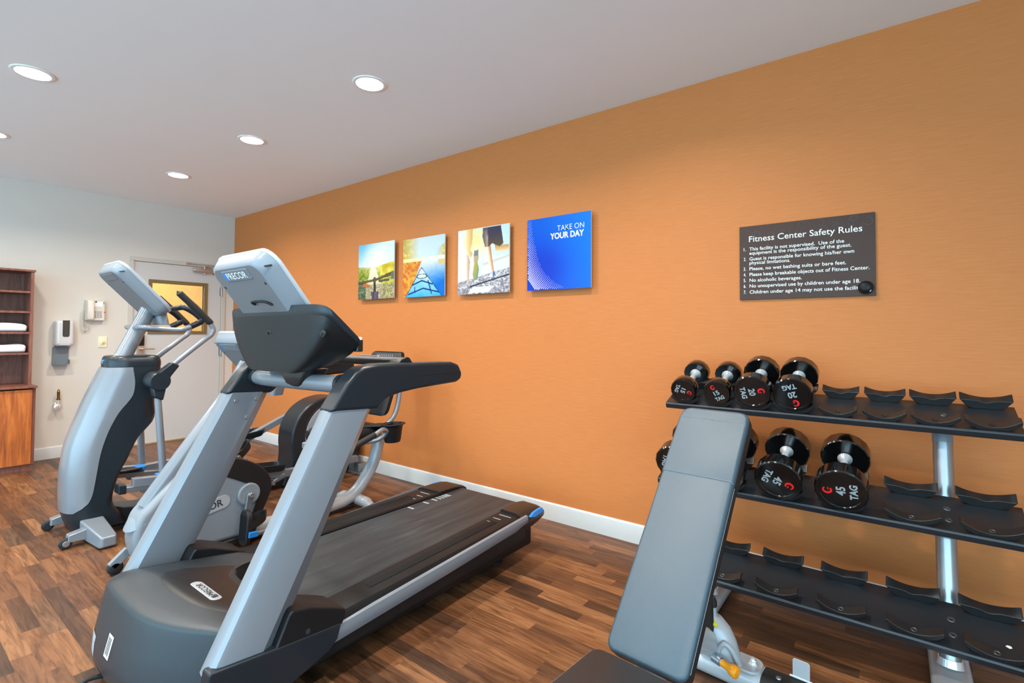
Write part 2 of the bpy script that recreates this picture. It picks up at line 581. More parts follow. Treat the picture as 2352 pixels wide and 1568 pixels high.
cl.lathe([(0, 0), (0.012, 0), (0.012, 0.014), (0, 0.016)], (0.027, -0.345, 1.95), -Z, 12)
cl.lathe([(0, 0), (0.010, 0), (0.010, 0.034), (0, 0.036)], (0.027, -0.345, 1.998), Z, 12)
closer = cl.build('door_closer', 'nickel', d1)
ar = MB()
ar.tube([(0.027, -0.345, 2.03), (0.10, -0.22, 2.036)], 0.007, 8)
ar.tube([(0.10, -0.22, 2.036), (0.014, -0.50, 2.048)], 0.006, 8)
ar.box((0.008, -0.54, 2.034), (0.03, -0.49, 2.058))
ar.build('closer_arm', 'nickel', closer)

# corridor on the far side of the door glass
c = MB()
c.box((-1.75, -2.4, -0.02), (-0.13, 1.0, 0.0))
c.build('floor_corridor', 'floor', kind='structure', smooth=0)
c = MB()
c.box((-1.75, -2.4, 2.5), (-0.13, 1.0, 2.55))
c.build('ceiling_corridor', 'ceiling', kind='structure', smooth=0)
c = MB()
c.box((-1.80, -2.4, 0), (-1.70, -0.62, 2.5))
c.box((-1.86, -0.62, 0), (-1.76, 1.0, 2.5))
c.box((-1.75, 0.9, 0), (-0.13, 1.0, 2.5))
c.build('wall_corridor', 'amber', kind='structure', smooth=0)
MB().box((-1.75, -2.5, 0), (-0.13, -2.4, 2.5)).build('wall_corridor_end', 'cream', kind='structure', smooth=0)
ld = bpy.data.lights.new('corridor_lamp', 'AREA')
ld.energy = 26
ld.size = 0.5
ld.color = (1.0, 0.86, 0.64)
lo = bpy.data.objects.new('corridor_lamp', ld)
COL.objects.link(lo)
lo.location = (-0.95, -0.5, 2.46)

# ------------------------------------------------------------------ ceiling downlights
ROWN = {-1.11: 'row nearer the orange wall', -2.30: 'row farther from the orange wall', -3.5: 'row behind the camera'}
spots = [(x, y) for y in (-1.11, -2.30, -3.5) for x in (1.395, 2.795, 4.2, 5.6, 7.0) if not (x == 7.0 and y > -3)]  # last row is added out of view as extra fill light
def downlight():
    t = thing('ceiling_downlight', '', 'ceiling light', (0, 0, H), 'recessed downlights in the ceiling')
    MB().lathe([(0.074, 0.0), (0.095, 0.0), (0.094, -0.004), (0.086, -0.0065), (0.076, -0.005), (0.074, 0.0)], (0, 0, H), Z, 36).build('trim_ring', 'lamptrim', t)
    MB().lathe([(0.0, -0.001), (0.0755, -0.001), (0.0755, -0.0045), (0.0, -0.0055)], (0, 0, H), Z, 36).build('diffuser', 'lamp', t)
    d = bpy.data.lights.new('lamp_light', 'AREA')
    d.shape = 'DISK'
    d.size = 0.15
    d.energy = LAMP_W
    d.color = (1.0, 0.94, 0.84)
    d.spread = math.radians(150)
    o = bpy.data.objects.new('lamp_light', d)
    COL.objects.link(o)
    o.parent = t
    o.location = (0, 0, -0.012)
    return t
proto = downlight()
LBL = {(1.395, -1.11): 'round white downlight in the ceiling closest to the corner above the door',
       (2.795, -1.11): 'round white downlight, second from the far corner along the orange wall',
       (4.2, -1.11): 'large round white downlight over the treadmill, third along the orange wall',
       (5.6, -1.11): 'round white downlight cut off by the top edge of the photo',
       (1.395, -2.30): 'round white downlight at the left edge of the photo in front of the cabinet',
       (2.795, -2.30): 'large round white downlight at upper left, in the row away from the orange wall',
       (4.2, -2.30): 'round white downlight outside the photo above the treadmill console',
       (5.6, -2.30): 'round white downlight outside the photo above the weight bench',
       (1.395, -3.5): 'round white fill downlight added out of view, last row, nearest the cabinet wall',
       (2.795, -3.5): 'round white fill downlight added out of view, last row, second from the cabinet wall',
       (4.2, -3.5): 'round white fill downlight added out of view, last row, level with the treadmill',
       (5.6, -3.5): 'round white fill downlight added out of view, last row, level with the weight bench',
       (7.0, -3.5): 'round white fill downlight added out of view, last row, nearest the right wall'}
for i, p in enumerate(spots):
    o = proto if i == 0 else copy_tree(proto)
    o.location = (p[0], p[1], H)
    o['label'] = LBL[p]

# ------------------------------------------------------------------ things on the left wall
# cabinet with hutch
cy0, cy1 = -2.66, -1.866
t = thing('storage_cabinet', 'tall brown wooden cabinet with open towel shelves above closed doors', 'cabinet', (0.2, (cy0 + cy1) / 2, 0))
b = MB()
b.box((0.01, cy0, 0.06), (0.43, cy0 + 0.02, 0.735)).box((0.01, cy1 - 0.02, 0.06), (0.432, cy1, 0.735)).box((0.01, cy0 + 0.02, 0.06), (0.43, cy1 - 0.02, 0.08)).box((0.01, cy0 + 0.02, 0.08), (0.02, cy1 - 0.02, 0.735))
b.build('base_body', 'mahog', t, smooth=0)
MB().box((0.01, cy0 + 0.01, 0), (0.415, cy1 - 0.01, 0.06)).build('toe_kick', 'mahog', t, smooth=0)
mid = (cy0 + cy1) / 2
for ya, yb, lab in ((cy0 + 0.004, mid - 0.002, None), (mid + 0.002, cy1 - 0.024, None)):
    d = MB().box((0.433, ya, 0.066), (0.452, yb, 0.725)).build('cabinet_door', 'cherry', t, bevel=0.0015)
MB().box((0.005, cy0 - 0.01, 0.737), (0.472, cy1 + 0.006, 0.757)).build('countertop', 'mahog', t, bevel=0.002)
MB().box((0.16, -2.35, 0.7565), (0.24, -2.105, 0.7585)).build('counter_cutout', 'darkink', t, smooth=0)
h = MB()
h.box((0.005, cy0, 0.757), (0.33, cy0 + 0.022, 1.785)).box((0.005, cy1 - 0.037, 0.757), (0.33, cy1 - 0.015, 1.785)).box((0.005, cy0 + 0.022, 0.757), (0.015, cy1 - 0.037, 1.785))
h.build('hutch_body', 'mahog', t, smooth=0)
MB().box((0.003, cy0 - 0.008, 1.785), (0.342, cy1 - 0.006, 1.803)).build('top_panel', 'mahog', t, bevel=0.0015)
for z in (1.599, 1.417, 1.229, 1.041):
    MB().box((0.016, cy0 + 0.023, z - 0.009), (0.326, cy1 - 0.038, z + 0.009)).build('shelf', 'mahog', t, smooth=0)
# folded towels
def towel(y0, y1, z, hgt, seed, lab):
    rr = random.Random(seed)
    n = 22
    loops = []
    for i in range(17):
        u = i / 16
        y = y0 + (y1 - y0) * u
        e = 0.80 + 0.20 * math.sin(PI * min(1, max(0, u * 12, 0) / 2)) if u < 0.1 else (1.0 if u < 0.93 else 1.0 - (u - 0.93) * 2.2)
        hh = hgt * (0.93 + 0.07 * math.sin(u * 9 + seed)) * e
        l = []
        for k in range(n):
            a = 2 * PI * k / n
            ca, sa = math.cos(a), math.sin(a)
            px = math.copysign(abs(ca) ** 0.45, ca) * 0.115 * (0.97 + 0.03 * e)
            pz = math.copysign(abs(sa) ** 0.6, sa) * hh / 2
            pz += 0.004 * math.sin(7 * u + k) * (1 if sa > 0.2 else 0)
            l.append((0.195 + px, y + 0.003 * math.sin(k * 1.7), z + 0.0095 + hh / 2 + max(pz, -hh / 2)))
        loops.append(l)
    o = MB().loft(loops).build('folded_towel', 'towel', subd=1)
    for poly in o.data.polygons:
        poly.use_smooth = True
    o['label'] = lab
    o['category'] = 'towel'
    o['group'] = 'white towels on the cabinet shelves'
    return o
towel(-2.45, -1.906, 1.229, 0.082, 1, 'white folded towel on the third shelf down of the brown cabinet, upper of the two')
towel(-2.45, -1.910, 1.041, 0.082, 5, 'white folded towel on the fourth shelf down of the brown cabinet, lower of the two')

# soap dispenser
t = thing('sanitizer_dispenser', 'white wall sanitizer dispenser with dark window and grey drip tray', 'dispenser', (0, -1.613, 1.09))
loops = []
for d, w_, s_ in ((0.002, 0.072, 0.126), (0.03, 0.073, 0.128), (0.075, 0.071, 0.126), (0.095, 0.062, 0.118), (0.10, 0.045, 0.10)):
    loops.append([(d, -1.613 + u, 1.226 + v) for u, v in rrect(w_, s_, 0.022)])
MB().loft(loops).build('dispenser_body', 'white', t, smooth=50)
body = t.children[0]
win = [( -0.024, 0.126), (0.029, 0.126), (0.029, -0.02), (0.022, -0.036), (-0.017, -0.036), (-0.024, -0.02)]
MB().prism([(u, v) for u, v in win], (0.096, -1.608, 1.226), Y, Z, (0.0068, 0, 0)).build('level_window', 'darkwin', body, smooth=0)
MB().lathe([(0, 0), (0.004, 0), (0.004, 0.002), (0, 0.002)], (0.0965, -1.650, 1.128), X, 12).build('sensor_eye', 'black', body)
tr = MB()
tr.loft([[(d, -1.627 + u * s_, 1.005 + v) for u, v in rrect(0.061, 0.087, 0.01)] for d, s_ in ((0.001, 1), (0.012, 1), (0.02, 0.97))])
tr.box((0.001, -1.686, 0.918), (0.085, -1.568, 0.926))
tr.box((0.001, -1.688, 0.918), (0.08, -1.684, 0.965)).box((0.001, -1.570, 0.918), (0.08, -1.566, 0.965))
tr.build('drip_tray', 'greyclear', t)

# wall telephone
t = thing('wall_telephone', 'beige corded telephone mounted on the cream wall above the light switch', 'telephone', (0, -1.372, 1.46))
MB().loft([[(d, -1.372 + u * s_, 1.463 + v * s_) for u, v in rrect(0.077, 0.106, 0.008)] for d, s_ in ((0.001, 1), (0.04, 1), (0.048, 0.97))]).build('phone_base', 'beige', t)
hs = MB()
hs.loft([[(d, -1.417 + u * s_, 1.463 + v * s_) for u, v in rrect(0.027, 0.1, 0.012)] for d, s_ in ((0.045, 0.95), (0.055, 1), (0.078, 1), (0.086, 0.9))])
hs.build('handset', 'beige', t, smooth=50)
MB().box((0.048, -1.382, 1.50), (0.0495, -1.312, 1.552)).build('dial_card', 'whiteink', t, smooth=0)
MB().box((0.049, -1.376, 1.541), (0.0505, -1.360, 1.556)).build('phone_emblem', 'darkink', t, smooth=0)
MB().box((0.048, -1.300, 1.438), (0.053, -1.288, 1.450)).build('message_lamp', 'redink', t, smooth=0)
MB().box((0.048, -1.306, 1.53), (0.0502, -1.302, 1.55)).build('hook_slot', 'darkink', t, smooth=0)
for r_ in range(4):
    for c_ in range(3):
        MB().box((0.048, -1.377 + c_ * 0.021, 1.442 - r_ * 0.018), (0.0525, -1.363 + c_ * 0.021, 1.453 - r_ * 0.018)).build('phone_key', 'greyink', t, smooth=0)
pts = []
for i in range(340):
    u = i / 339
    a = u * 2 * PI * 26
    if u < 0.45:
        q = u / 0.45
        cx, cyy, cz = 0.03, -1.462 - 0.006 * math.sin(q * PI), 1.47 - 0.19 * q
    else:
        q = (u - 0.45) / 0.55
        cx, cyy, cz = 0.03, -1.462 + 0.05 * q, 1.28 - 0.055 * math.sin(q * PI) + 0.07 * q
    pts.append((cx + 0.008 * math.cos(a), cyy + 0.008 * math.sin(a), cz))
MB().tube(pts, 0.0023, 6).build('coiled_cord', 'beige', t)

# light switch
t = thing('light_switch', 'ivory light switch plate on the cream wall beside the door', 'switch', (0, -1.295, 1.134))
MB().loft([[(d, -1.295 + u * s_, 1.134 + v * s_) for u, v in rrect(0.037, 0.058, 0.004)] for d, s_ in ((0.0005, 1), (0.004, 1), (0.007, 0.93))]).build('switch_plate', 'ivory', t)
MB().lathe([(0.011, 0.0), (0.021, 0.004), (0.021, 0.007), (0.012, 0.010), (0.0, 0.010)], (0.005, -1.295, 1.128), X, 20).build('switch_collar', 'ivory', t)
tg = MB()
tg.loft([[(0.010, -1.295 + u, 1.128 + v) for u, v in rrect(0.0075, 0.013, 0.003)], [(0.032, -1.295 + u * 0.8, 1.14 + v * 0.7) for u, v in rrect(0.0075, 0.013, 0.003)]])
tg.build('switch_toggle', 'ivory', t)

# water valve stub
t = thing('water_valve', 'small brass and chrome water valve sticking out of the cream wall', 'valve', (0, -1.633, 0.50))
MB().lathe([(0, 0), (0.030, 0.0), (0.029, 0.006), (0.020, 0.014), (0.012, 0.016), (0.012, 0.05), (0, 0.05)], (0.0, -1.645, 0.512), X, 24).build('wall_flange', 'chrome', t)
MB().tube([(0.045, -1.645, 0.505), (0.052, -1.643, 0.54), (0.052, -1.640, 0.575)], [0.009, 0.007], 12, smooth=4).build('pipe_elbow', 'chrome', t)
MB().lathe([(0, 0), (0.016, 0), (0.016, 0.012), (0.011, 0.014), (0.012, 0.07), (0.013, 0.08), (0.009, 0.085), (0.008, 0.1), (0, 0.104)], (0.052, -1.640, 0.572), Z, 16).build('brass_fitting', 'brass', t)
hv = MB()
hv.lathe([(0, 0), (0.028, 0.002), (0.031, 0.01), (0.026, 0.022), (0.012, 0.026), (0, 0.027)], (0.05, -1.650, 0.506), X, 20)
hv.build('valve_knob', 'chrome', t)
# ------------------------------------------------------------------ pictures on the orange wall
def lerp(a, b, t):
    t = max(0.0, min(1.0, t))
    return tuple(x + (y - x) * t for x, y in zip(a, b))
class VN:
    """small value noise for the printed pictures"""
    def __init__(s, seed):
        r = random.Random(seed)
        s.g = [[r.random() for _ in range(67)] for _ in range(67)]
    def __call__(s, x, y):
        x, y = x % 64, y % 64
        i, j = int(x), int(y)
        u, v = x - i, y - j
        u, v = u * u * (3 - 2 * u), v * v * (3 - 2 * v)
        g = s.g
        return (g[i][j] * (1 - u) + g[i + 1][j] * u) * (1 - v) + (g[i][j + 1] * (1 - u) + g[i + 1][j + 1] * u) * v
def seg(u, v, a, b):
    dx, dy = b[0] - a[0], b[1] - a[1]
    t = max(0, min(1, ((u - a[0]) * dx + (v - a[1]) * dy) / (dx * dx + dy * dy)))
    return math.hypot(u - a[0] - t * dx, v - a[1] - t * dy), t
def inpoly(u, v, P):
    c = False
    j = len(P) - 1
    for i in range(len(P)):
        if (P[i][1] > v) != (P[j][1] > v) and u < (P[j][0] - P[i][0]) * (v - P[i][1]) / (P[j][1] - P[i][1]) + P[i][0]:
            c = not c
        j = i
    return c
n1, n2 = VN(3), VN(11)
def ride(u, v):                # path, hedge and a handlebar against a bright sky (v up)
    hz = 0.60 - 0.05 * u + 0.20 * max(0, u - 0.45) ** 1.2
    c = lerp((226, 240, 246), (110, 190, 230), (v - 0.62) * 2.2 - u * 1.3 + 0.25)
    sun = math.hypot(u - 0.55, (v - 0.72) * 1.1)
    c = lerp((255, 255, 250), c, sun * 2.2)
    if v < hz:
        k = n1(u * 22, v * 26)
        c = lerp((84, 112, 40), (206, 196, 84), k + u * 0.7 - 0.1)
        c = lerp((255, 240, 170), c, (hz - v) * 6 + abs(u - 0.45) * 1.2)
        if u > 0.62 and v > 0.42:
            c = lerp((196, 164, 20), (246, 226, 110), n2(u * 14, v * 14))
    pw = 0.06 + (0.58 - v) * 0.42
    if v < 0.575 and abs(u - 0.42 - (0.58 - v) * 0.10) < pw:
        c = lerp((252, 246, 214), (198, 176, 122), (0.5 - v) * 1.9 + 0.35 * n1(u * 55, v * 55) - 0.1)
    if v < 0.26:
        c = lerp(c, lerp((86, 78, 60), (232, 214, 178), n2(u * 60, v * 60)), 0.75)
    if u < 0.22 and v < 0.30:
        c = lerp((44, 62, 44), (150, 158, 120), n1(u * 50, v * 50))
    for a, b, w_ in (((0.0, 0.30), (0.42, 0.335), 0.020), ((0.5, 0.34), (0.82, 0.405), 0.022), ((0.6, 0.315), (0.85, 0.325), 0.020), ((0.78, 0.40), (1.0, 0.44), 0.03), ((0.47, 0.36), (0.48, 0.0), 0.034)):
        dd, tt = seg(u, v, a, b)
        if dd < w_:
            c = lerp((64, 54, 48), (120, 104, 70), 1 - dd / w_ if v > 0.3 else 0.1)
    if abs(u - 0.48) < 0.09 and v < 0.13:
        c = (52, 46, 56) if abs((u * 60) % 2 - 1) > 0.3 else (150, 130, 160)
    if u > 0.92 and 0.33 < v < 0.47:
        c = (112, 116, 92)
    dd, tt = seg(u, v, (0.16, 0.26), (0.3, 0.24))
    if dd < 0.03:
        c = (196, 110, 60)
    return c
def paddle(u, v):              # bow of a kayak on a calm lake in autumn
    c = lerp((234, 238, 240), (206, 226, 242), u)
    k = n1(u * 20, v * 22)
    if v > 0.66:
        e = max(0, 0.42 - u) * 2.4 + max(0, u - 0.80) * (4 if v < 0.86 - (1 - u) * 0.5 else 0)
        c = lerp(c, lerp((176, 140, 40), (255, 226, 130), k), min(1, e * (0.6 + k)))
    elif v > 0.60:
        c = lerp((250, 226, 150), (240, 236, 220), u * 1.5)
    else:
        c = lerp((238, 238, 236), (16, 112, 206), (0.60 - v) * 2.3 * (0.25 + u) + 0.1 * (k - 0.5))
        if u > 0.85 and v > 0.52:
            c = (232, 196, 130)
        bank = 0.46 - (0.6 - v) * 0.55
        if u < bank:
            c = lerp(lerp((206, 92, 38), (250, 190, 60), k), (232, 222, 206), 0.7 * max(0, n2(u * 40, v * 30) - 0.55))
    hull = [(0.46, 0.50), (0.06, 0.0), (0.94, 0.0)]
    if inpoly(u, v, hull):
        c = lerp((66, 176, 226), (224, 238, 242), v * 2.3 + 0.25 * (n2(u * 9, v * 16) - 0.4))
        for a, b in (((0.46, 0.50), (0.06, 0.0)), ((0.46, 0.50), (0.94, 0.0)), ((0.22, 0.20), (0.47, 0.27)), ((0.47, 0.27), (0.72, 0.2)), ((0.14, 0.05), (0.5, 0.14)), ((0.5, 0.14), (0.88, 0.06)), ((0.62, 0.26), (0.70, 0.05)), ((0.30, 0.16), (0.30, 0.08))):
            dd, tt = seg(u, v, a, b)
            if dd < 0.012:
                c = (14, 56, 128)
    e = ((u - 0.47) / 0.14) ** 2 + ((v - 0.345) / 0.042) ** 2
    if 0.55 < e < 1.0:
        c = (70, 96, 104)
    elif e <= 0.55:
        c = (222, 226, 214)
    return c
LEG1 = [(0.17, 1.0), (0.30, 1.0), (0.29, 0.80), (0.25, 0.68), (0.30, 0.62), (0.26, 0.56), (0.20, 0.64), (0.11, 0.78)]
LEG1B = [(0.17, 0.64), (0.22, 0.60), (0.245, 0.50), (0.225, 0.20), (0.185, 0.16), (0.175, 0.3)]
SHORT = [(0.50, 0.99), (0.84, 0.99), (0.89, 0.72), (0.82, 0.68), (0.68, 0.74), (0.62, 0.70), (0.54, 0.70), (0.49, 0.86)]
LEG2 = [(0.56, 0.70), (0.65, 0.71), (0.68, 0.52), (0.72, 0.32), (0.67, 0.30), (0.60, 0.48), (0.57, 0.6)]
LEG3 = [(0.72, 0.74), (0.84, 0.70), (0.99, 0.70), (0.99, 0.61), (0.82, 0.60), (0.745, 0.62)]
SOLE = [(0.33, 0.66), (0.41, 0.67), (0.42, 0.54), (0.40, 0.48), (0.43, 0.38), (0.40, 0.22), (0.33, 0.20), (0.30, 0.30), (0.33, 0.46), (0.32, 0.55)]
def run(u, v):                 # two runners' legs on a rough road
    c = lerp((196, 222, 238), (244, 246, 242), 1.0 - u * 0.9)
    s_ = math.hypot(u - 0.38, v - 0.82)
    c = lerp((250, 226, 150), c, s_ * 2.6)
    hz = 0.19 + 0.17 * u
    if v < 0.56 and v > hz and u > 0.5:
        c = lerp((240, 242, 244), (200, 190, 172), (v - 0.38 - 0.2 * (u - 0.5)) * 14) if v > 0.38 + 0.2 * (u - 0.5) and v < 0.45 + 0.2 * (u - 0.5) else lerp(c, (240, 242, 244), 0.6)
    if v < hz:
        k = n1(u * 46, v * 60)
        c = lerp((92, 84, 100), (238, 232, 228), k * 0.9 + 0.2 * n2(u * 9, v * 9))
        dd, tt = seg(u, v, (0.25, 0.115), (1.0, 0.26))
        if dd < 0.012:
            c = (60, 62, 78)
        if 0.02 < v < 0.11 and 0.2 + v < u < 0.6 + v:
            c = lerp(c, (246, 248, 250), 0.8)
    if inpoly(u, v, LEG1):
        c = lerp((255, 236, 190), (232, 168, 84), (u - 0.14) * 6)
    if inpoly(u, v, LEG1B):
        c = lerp((246, 220, 190), (190, 140, 110), (u - 0.17) * 12)
    if inpoly(u, v, LEG2):
        c = lerp((252, 228, 200), (176, 104, 62), (u - 0.58 - (0.70 - v) * 0.22) * 14)
    if inpoly(u, v, LEG3):
        c = lerp((246, 214, 176), (196, 140, 66), (v - 0.60) * 9)
    if inpoly(u, v, SHORT):
        c = lerp((66, 60, 78), (104, 84, 50), (0.9 - v) * 4)
        if u < 0.60:
            c = lerp(c, (206, 172, 156), 0.8 * n1(u * 40, v * 12))
    if inpoly(u, v, SOLE):
        c = (128, 132, 134) if v > 0.58 else (186, 168, 130) if v > 0.5 else lerp((196, 172, 80), (128, 150, 120), (u - 0.3) * 9 - (v - 0.3) * 3)
    if inpoly(u, v, [(0.60, 0.24), (0.72, 0.33), (0.75, 0.27), (0.68, 0.235)]):
        c = (240, 244, 248) if u < 0.69 else (96, 116, 152)
    if inpoly(u, v, [(0.17, 0.16), (0.225, 0.2), (0.235, 0.145), (0.17, 0.14)]):
        c = (196, 186, 190)
    return c
def blue(u, v):
    return lerp((4, 56, 196), (4, 126, 232), 0.15 + 0.55 * u + 0.35 * v - 0.5 * math.exp(-((u - 0.3) ** 2 + (v - 0.3) ** 2) * 9))
YP = -0.040                    # face of the panels
def picture(name, x0, x1, z0, z1, fn, label, n=144):
    t = thing(name, label, 'picture', ((x0 + x1) / 2, 0, (z0 + z1) / 2), 'picture panels on the orange wall')
    MB().box((x0, YP, z0), (x1, YP + 0.008, z1)).build('backing_panel', 'trim', t, smooth=0)
    st = MB()
    for px in (x0 + 0.1, x1 - 0.1):
        st.box((px - 0.02, YP + 0.008, z0 + 0.05), (px + 0.02, -0.0005, z1 - 0.05))
    st.build('wall_batten', 'black', t, smooth=0)
    vs = [(x0 + (x1 - x0) * i / n, YP - 0.0008, z0 + (z1 - z0) * j / n) for j in range(n + 1) for i in range(n + 1)]
    fs = [(j * (n + 1) + i, j * (n + 1) + i + 1, (j + 1) * (n + 1) + i + 1, (j + 1) * (n + 1) + i) for j in range(n) for i in range(n)]
    o = MB().add(vs, fs).build('printed_picture', 'print', t, smooth=0)
    ca = o.data.color_attributes.new('Col', 'FLOAT_COLOR', 'POINT')
    for k in range(len(vs)):
        i, j = k % (n + 1), k // (n + 1)
        ca.data[k].color = tuple(0.74 * q for q in lin([max(0, min(255, q)) for q in fn(i / n, j / n)])) + (1,)
    return t, o
picture('wall_picture', 2.624, 3.133, 1.552, 2.056, ride, 'square picture of a bicycle handlebar on a sunny country path, leftmost on the orange wall')
picture('wall_picture', 3.250, 3.748, 1.548, 2.040, paddle, 'square picture of a blue kayak bow on a lake in autumn')
picture('wall_picture', 3.892, 4.396, 1.545, 2.041, run, "square picture of two runners' legs on a rough road")
t, o = picture('wall_picture', 4.553, 5.050, 1.545, 2.037, blue, 'square blue panel with the words TAKE ON YOUR DAY and pale dots', 24)
MB().text('TAKE ON', (5.000, YP - 0.001, 1.935), X, Z, w=0.203, h=0.0345, bold=-0.012, align='R').text('YOUR DAY', (5.0, YP - 0.001, 1.884), X, Z, w=0.258, h=0.0365, bold=0.028, align='R').build('lettering', 'whiteink', t, smooth=0)
dm = MB()
rr = random.Random(2)
sp = 0.0112
for i in range(-6, 60):
    for j in range(-6, 60):
        a_ = math.radians(38)
        u = (i * math.cos(a_) - j * math.sin(a_)) * sp * 1.0 + 0.16
        v = (i * math.sin(a_) + j * math.cos(a_)) * sp * 1.0
        if not (0.006 < u < 0.49 and 0.006 < v < 0.485):
            continue
        # the dots swell towards the lower left, outside a large circle
        r_ = math.hypot(u - 0.40, v - 0.33)
        g = (r_ - 0.325) / 0.16
        if v > 0.30:
            g -= (v - 0.30) * 2.2
        if g <= 0.02:
            continue
        rad = min(0.0044, 0.0012 + 0.0040 * g)
        c0 = Vector((4.553 + u, YP - 0.0014, 1.545 + v))
        dm.add([c0 + X * rad * math.cos(k * PI / 4) + Z * rad * math.sin(k * PI / 4) for k in range(8)], [tuple(range(8))])
M['dot'] = mat('dot_ink', (250, 226, 214), 0.4, noise=0.0)
dm.build('dot_pattern', 'dot', t, smooth=0)

# rules sign
t = thing('rules_sign', 'brown sign with white lettering listing fitness center safety rules', 'sign', (6.218, 0, 1.63))
MB().box((5.925, -0.012, 1.4345), (6.5115, -0.0005, 1.824)).build('sign_board', 'sign', t, bevel=0.001)
sw = MB()
rr = random.Random(4)
for k in range(46):
    cx, cz, r_ = rr.uniform(5.95, 6.49), rr.uniform(1.765, 1.812), rr.uniform(0.008, 0.02)
    if cz + r_ > 1.822:
        continue
    a0, a1 = rr.uniform(0, 6), rr.uniform(2, 5)
    P_ = [(cx + r_ * math.cos(a0 + a1 * q / 9), cz + r_ * math.sin(a0 + a1 * q / 9)) for q in range(10)]
    sw.add([(x, -0.0123, z) for x, z in P_] + [(cx + (x - cx) * 0.9, -0.0123, cz + (z - cz) * 0.9) for x, z in P_], [(q, q + 1, 11 + q, 10 + q) for q in range(9)])
sw.build('swirl_pattern', 'swirl', t, smooth=0)
tx = MB()
yt = -0.0126
tx.text('Fitness Center Safety Rules', (5.972, yt, 1.7396), X, Z, w=0.491, h=0.0285, bold=0.004)
for num, x, z, s_, w_ in (('1.', 5.946, 1.6932, 'This facility is not supervised.  Use of the', 0.418), ('', 0, 1.6714, 'equipment is the responsibility of the guest.', 0.446),
                          ('2.', 5.946, 1.6412, 'Guest is responsible for knowing his/her own', 0.457), ('', 0, 1.6198, 'physical limitations.', 0.190),
                          ('3.', 5.945, 1.5892, 'Please, no wet bathing suits or bare feet.', 0.425), ('4.', 5.945, 1.5588, 'Please keep breakable objects out of Fitness Center.', 0.515),
                          ('5.', 5.945, 1.5286, 'No alcoholic beverages.', 0.240), ('6.', 5.945, 1.4984, 'No unsupervised use by children under age 18.', 0.479), ('7.', 5.945, 1.4665, 'Children under age 14 may not use the facility.', 0.489)):
    if num:
        tx.text(num, (x, yt, z), X, Z, h=0.0165, w=0.011, bold=0.006)
    tx.text(s_, (5.9735, yt, z), X, Z, w=w_, h=0.0165, bold=0.006)
tx.build('lettering', 'whiteink', t, smooth=0)
# round black knob in front of the sign's lower right corner
t = thing('wall_hook', 'small round black hook cap over the lower right corner of the brown sign', 'hook', (6.474, -0.012, 1.473))
MB().lathe([(0, 0), (0.030, 0), (0.031, 0.010), (0.029, 0.018), (0.022, 0.026), (0.012, 0.030), (0, 0.031)], (6.474, -0.0122, 1.473), -Y, 32).build('hook_cap', 'black', t)
MB().obox((6.467, -0.043, 1.480), Vector((0.75, 0, -0.66)), Y, Vector((0.66, 0, 0.75)), 0.009, 0.004, 0.0045).build('raised_mark', 'rubber', t, bevel=0.002)
MB().obox((6.492, -0.034, 1.456), Vector((0.6, 0, 0.8)), Y, Vector((-0.8, 0, 0.6)), 0.005, 0.003, 0.0025).build('pale_mark', 'greyink', t, bevel=0.001)
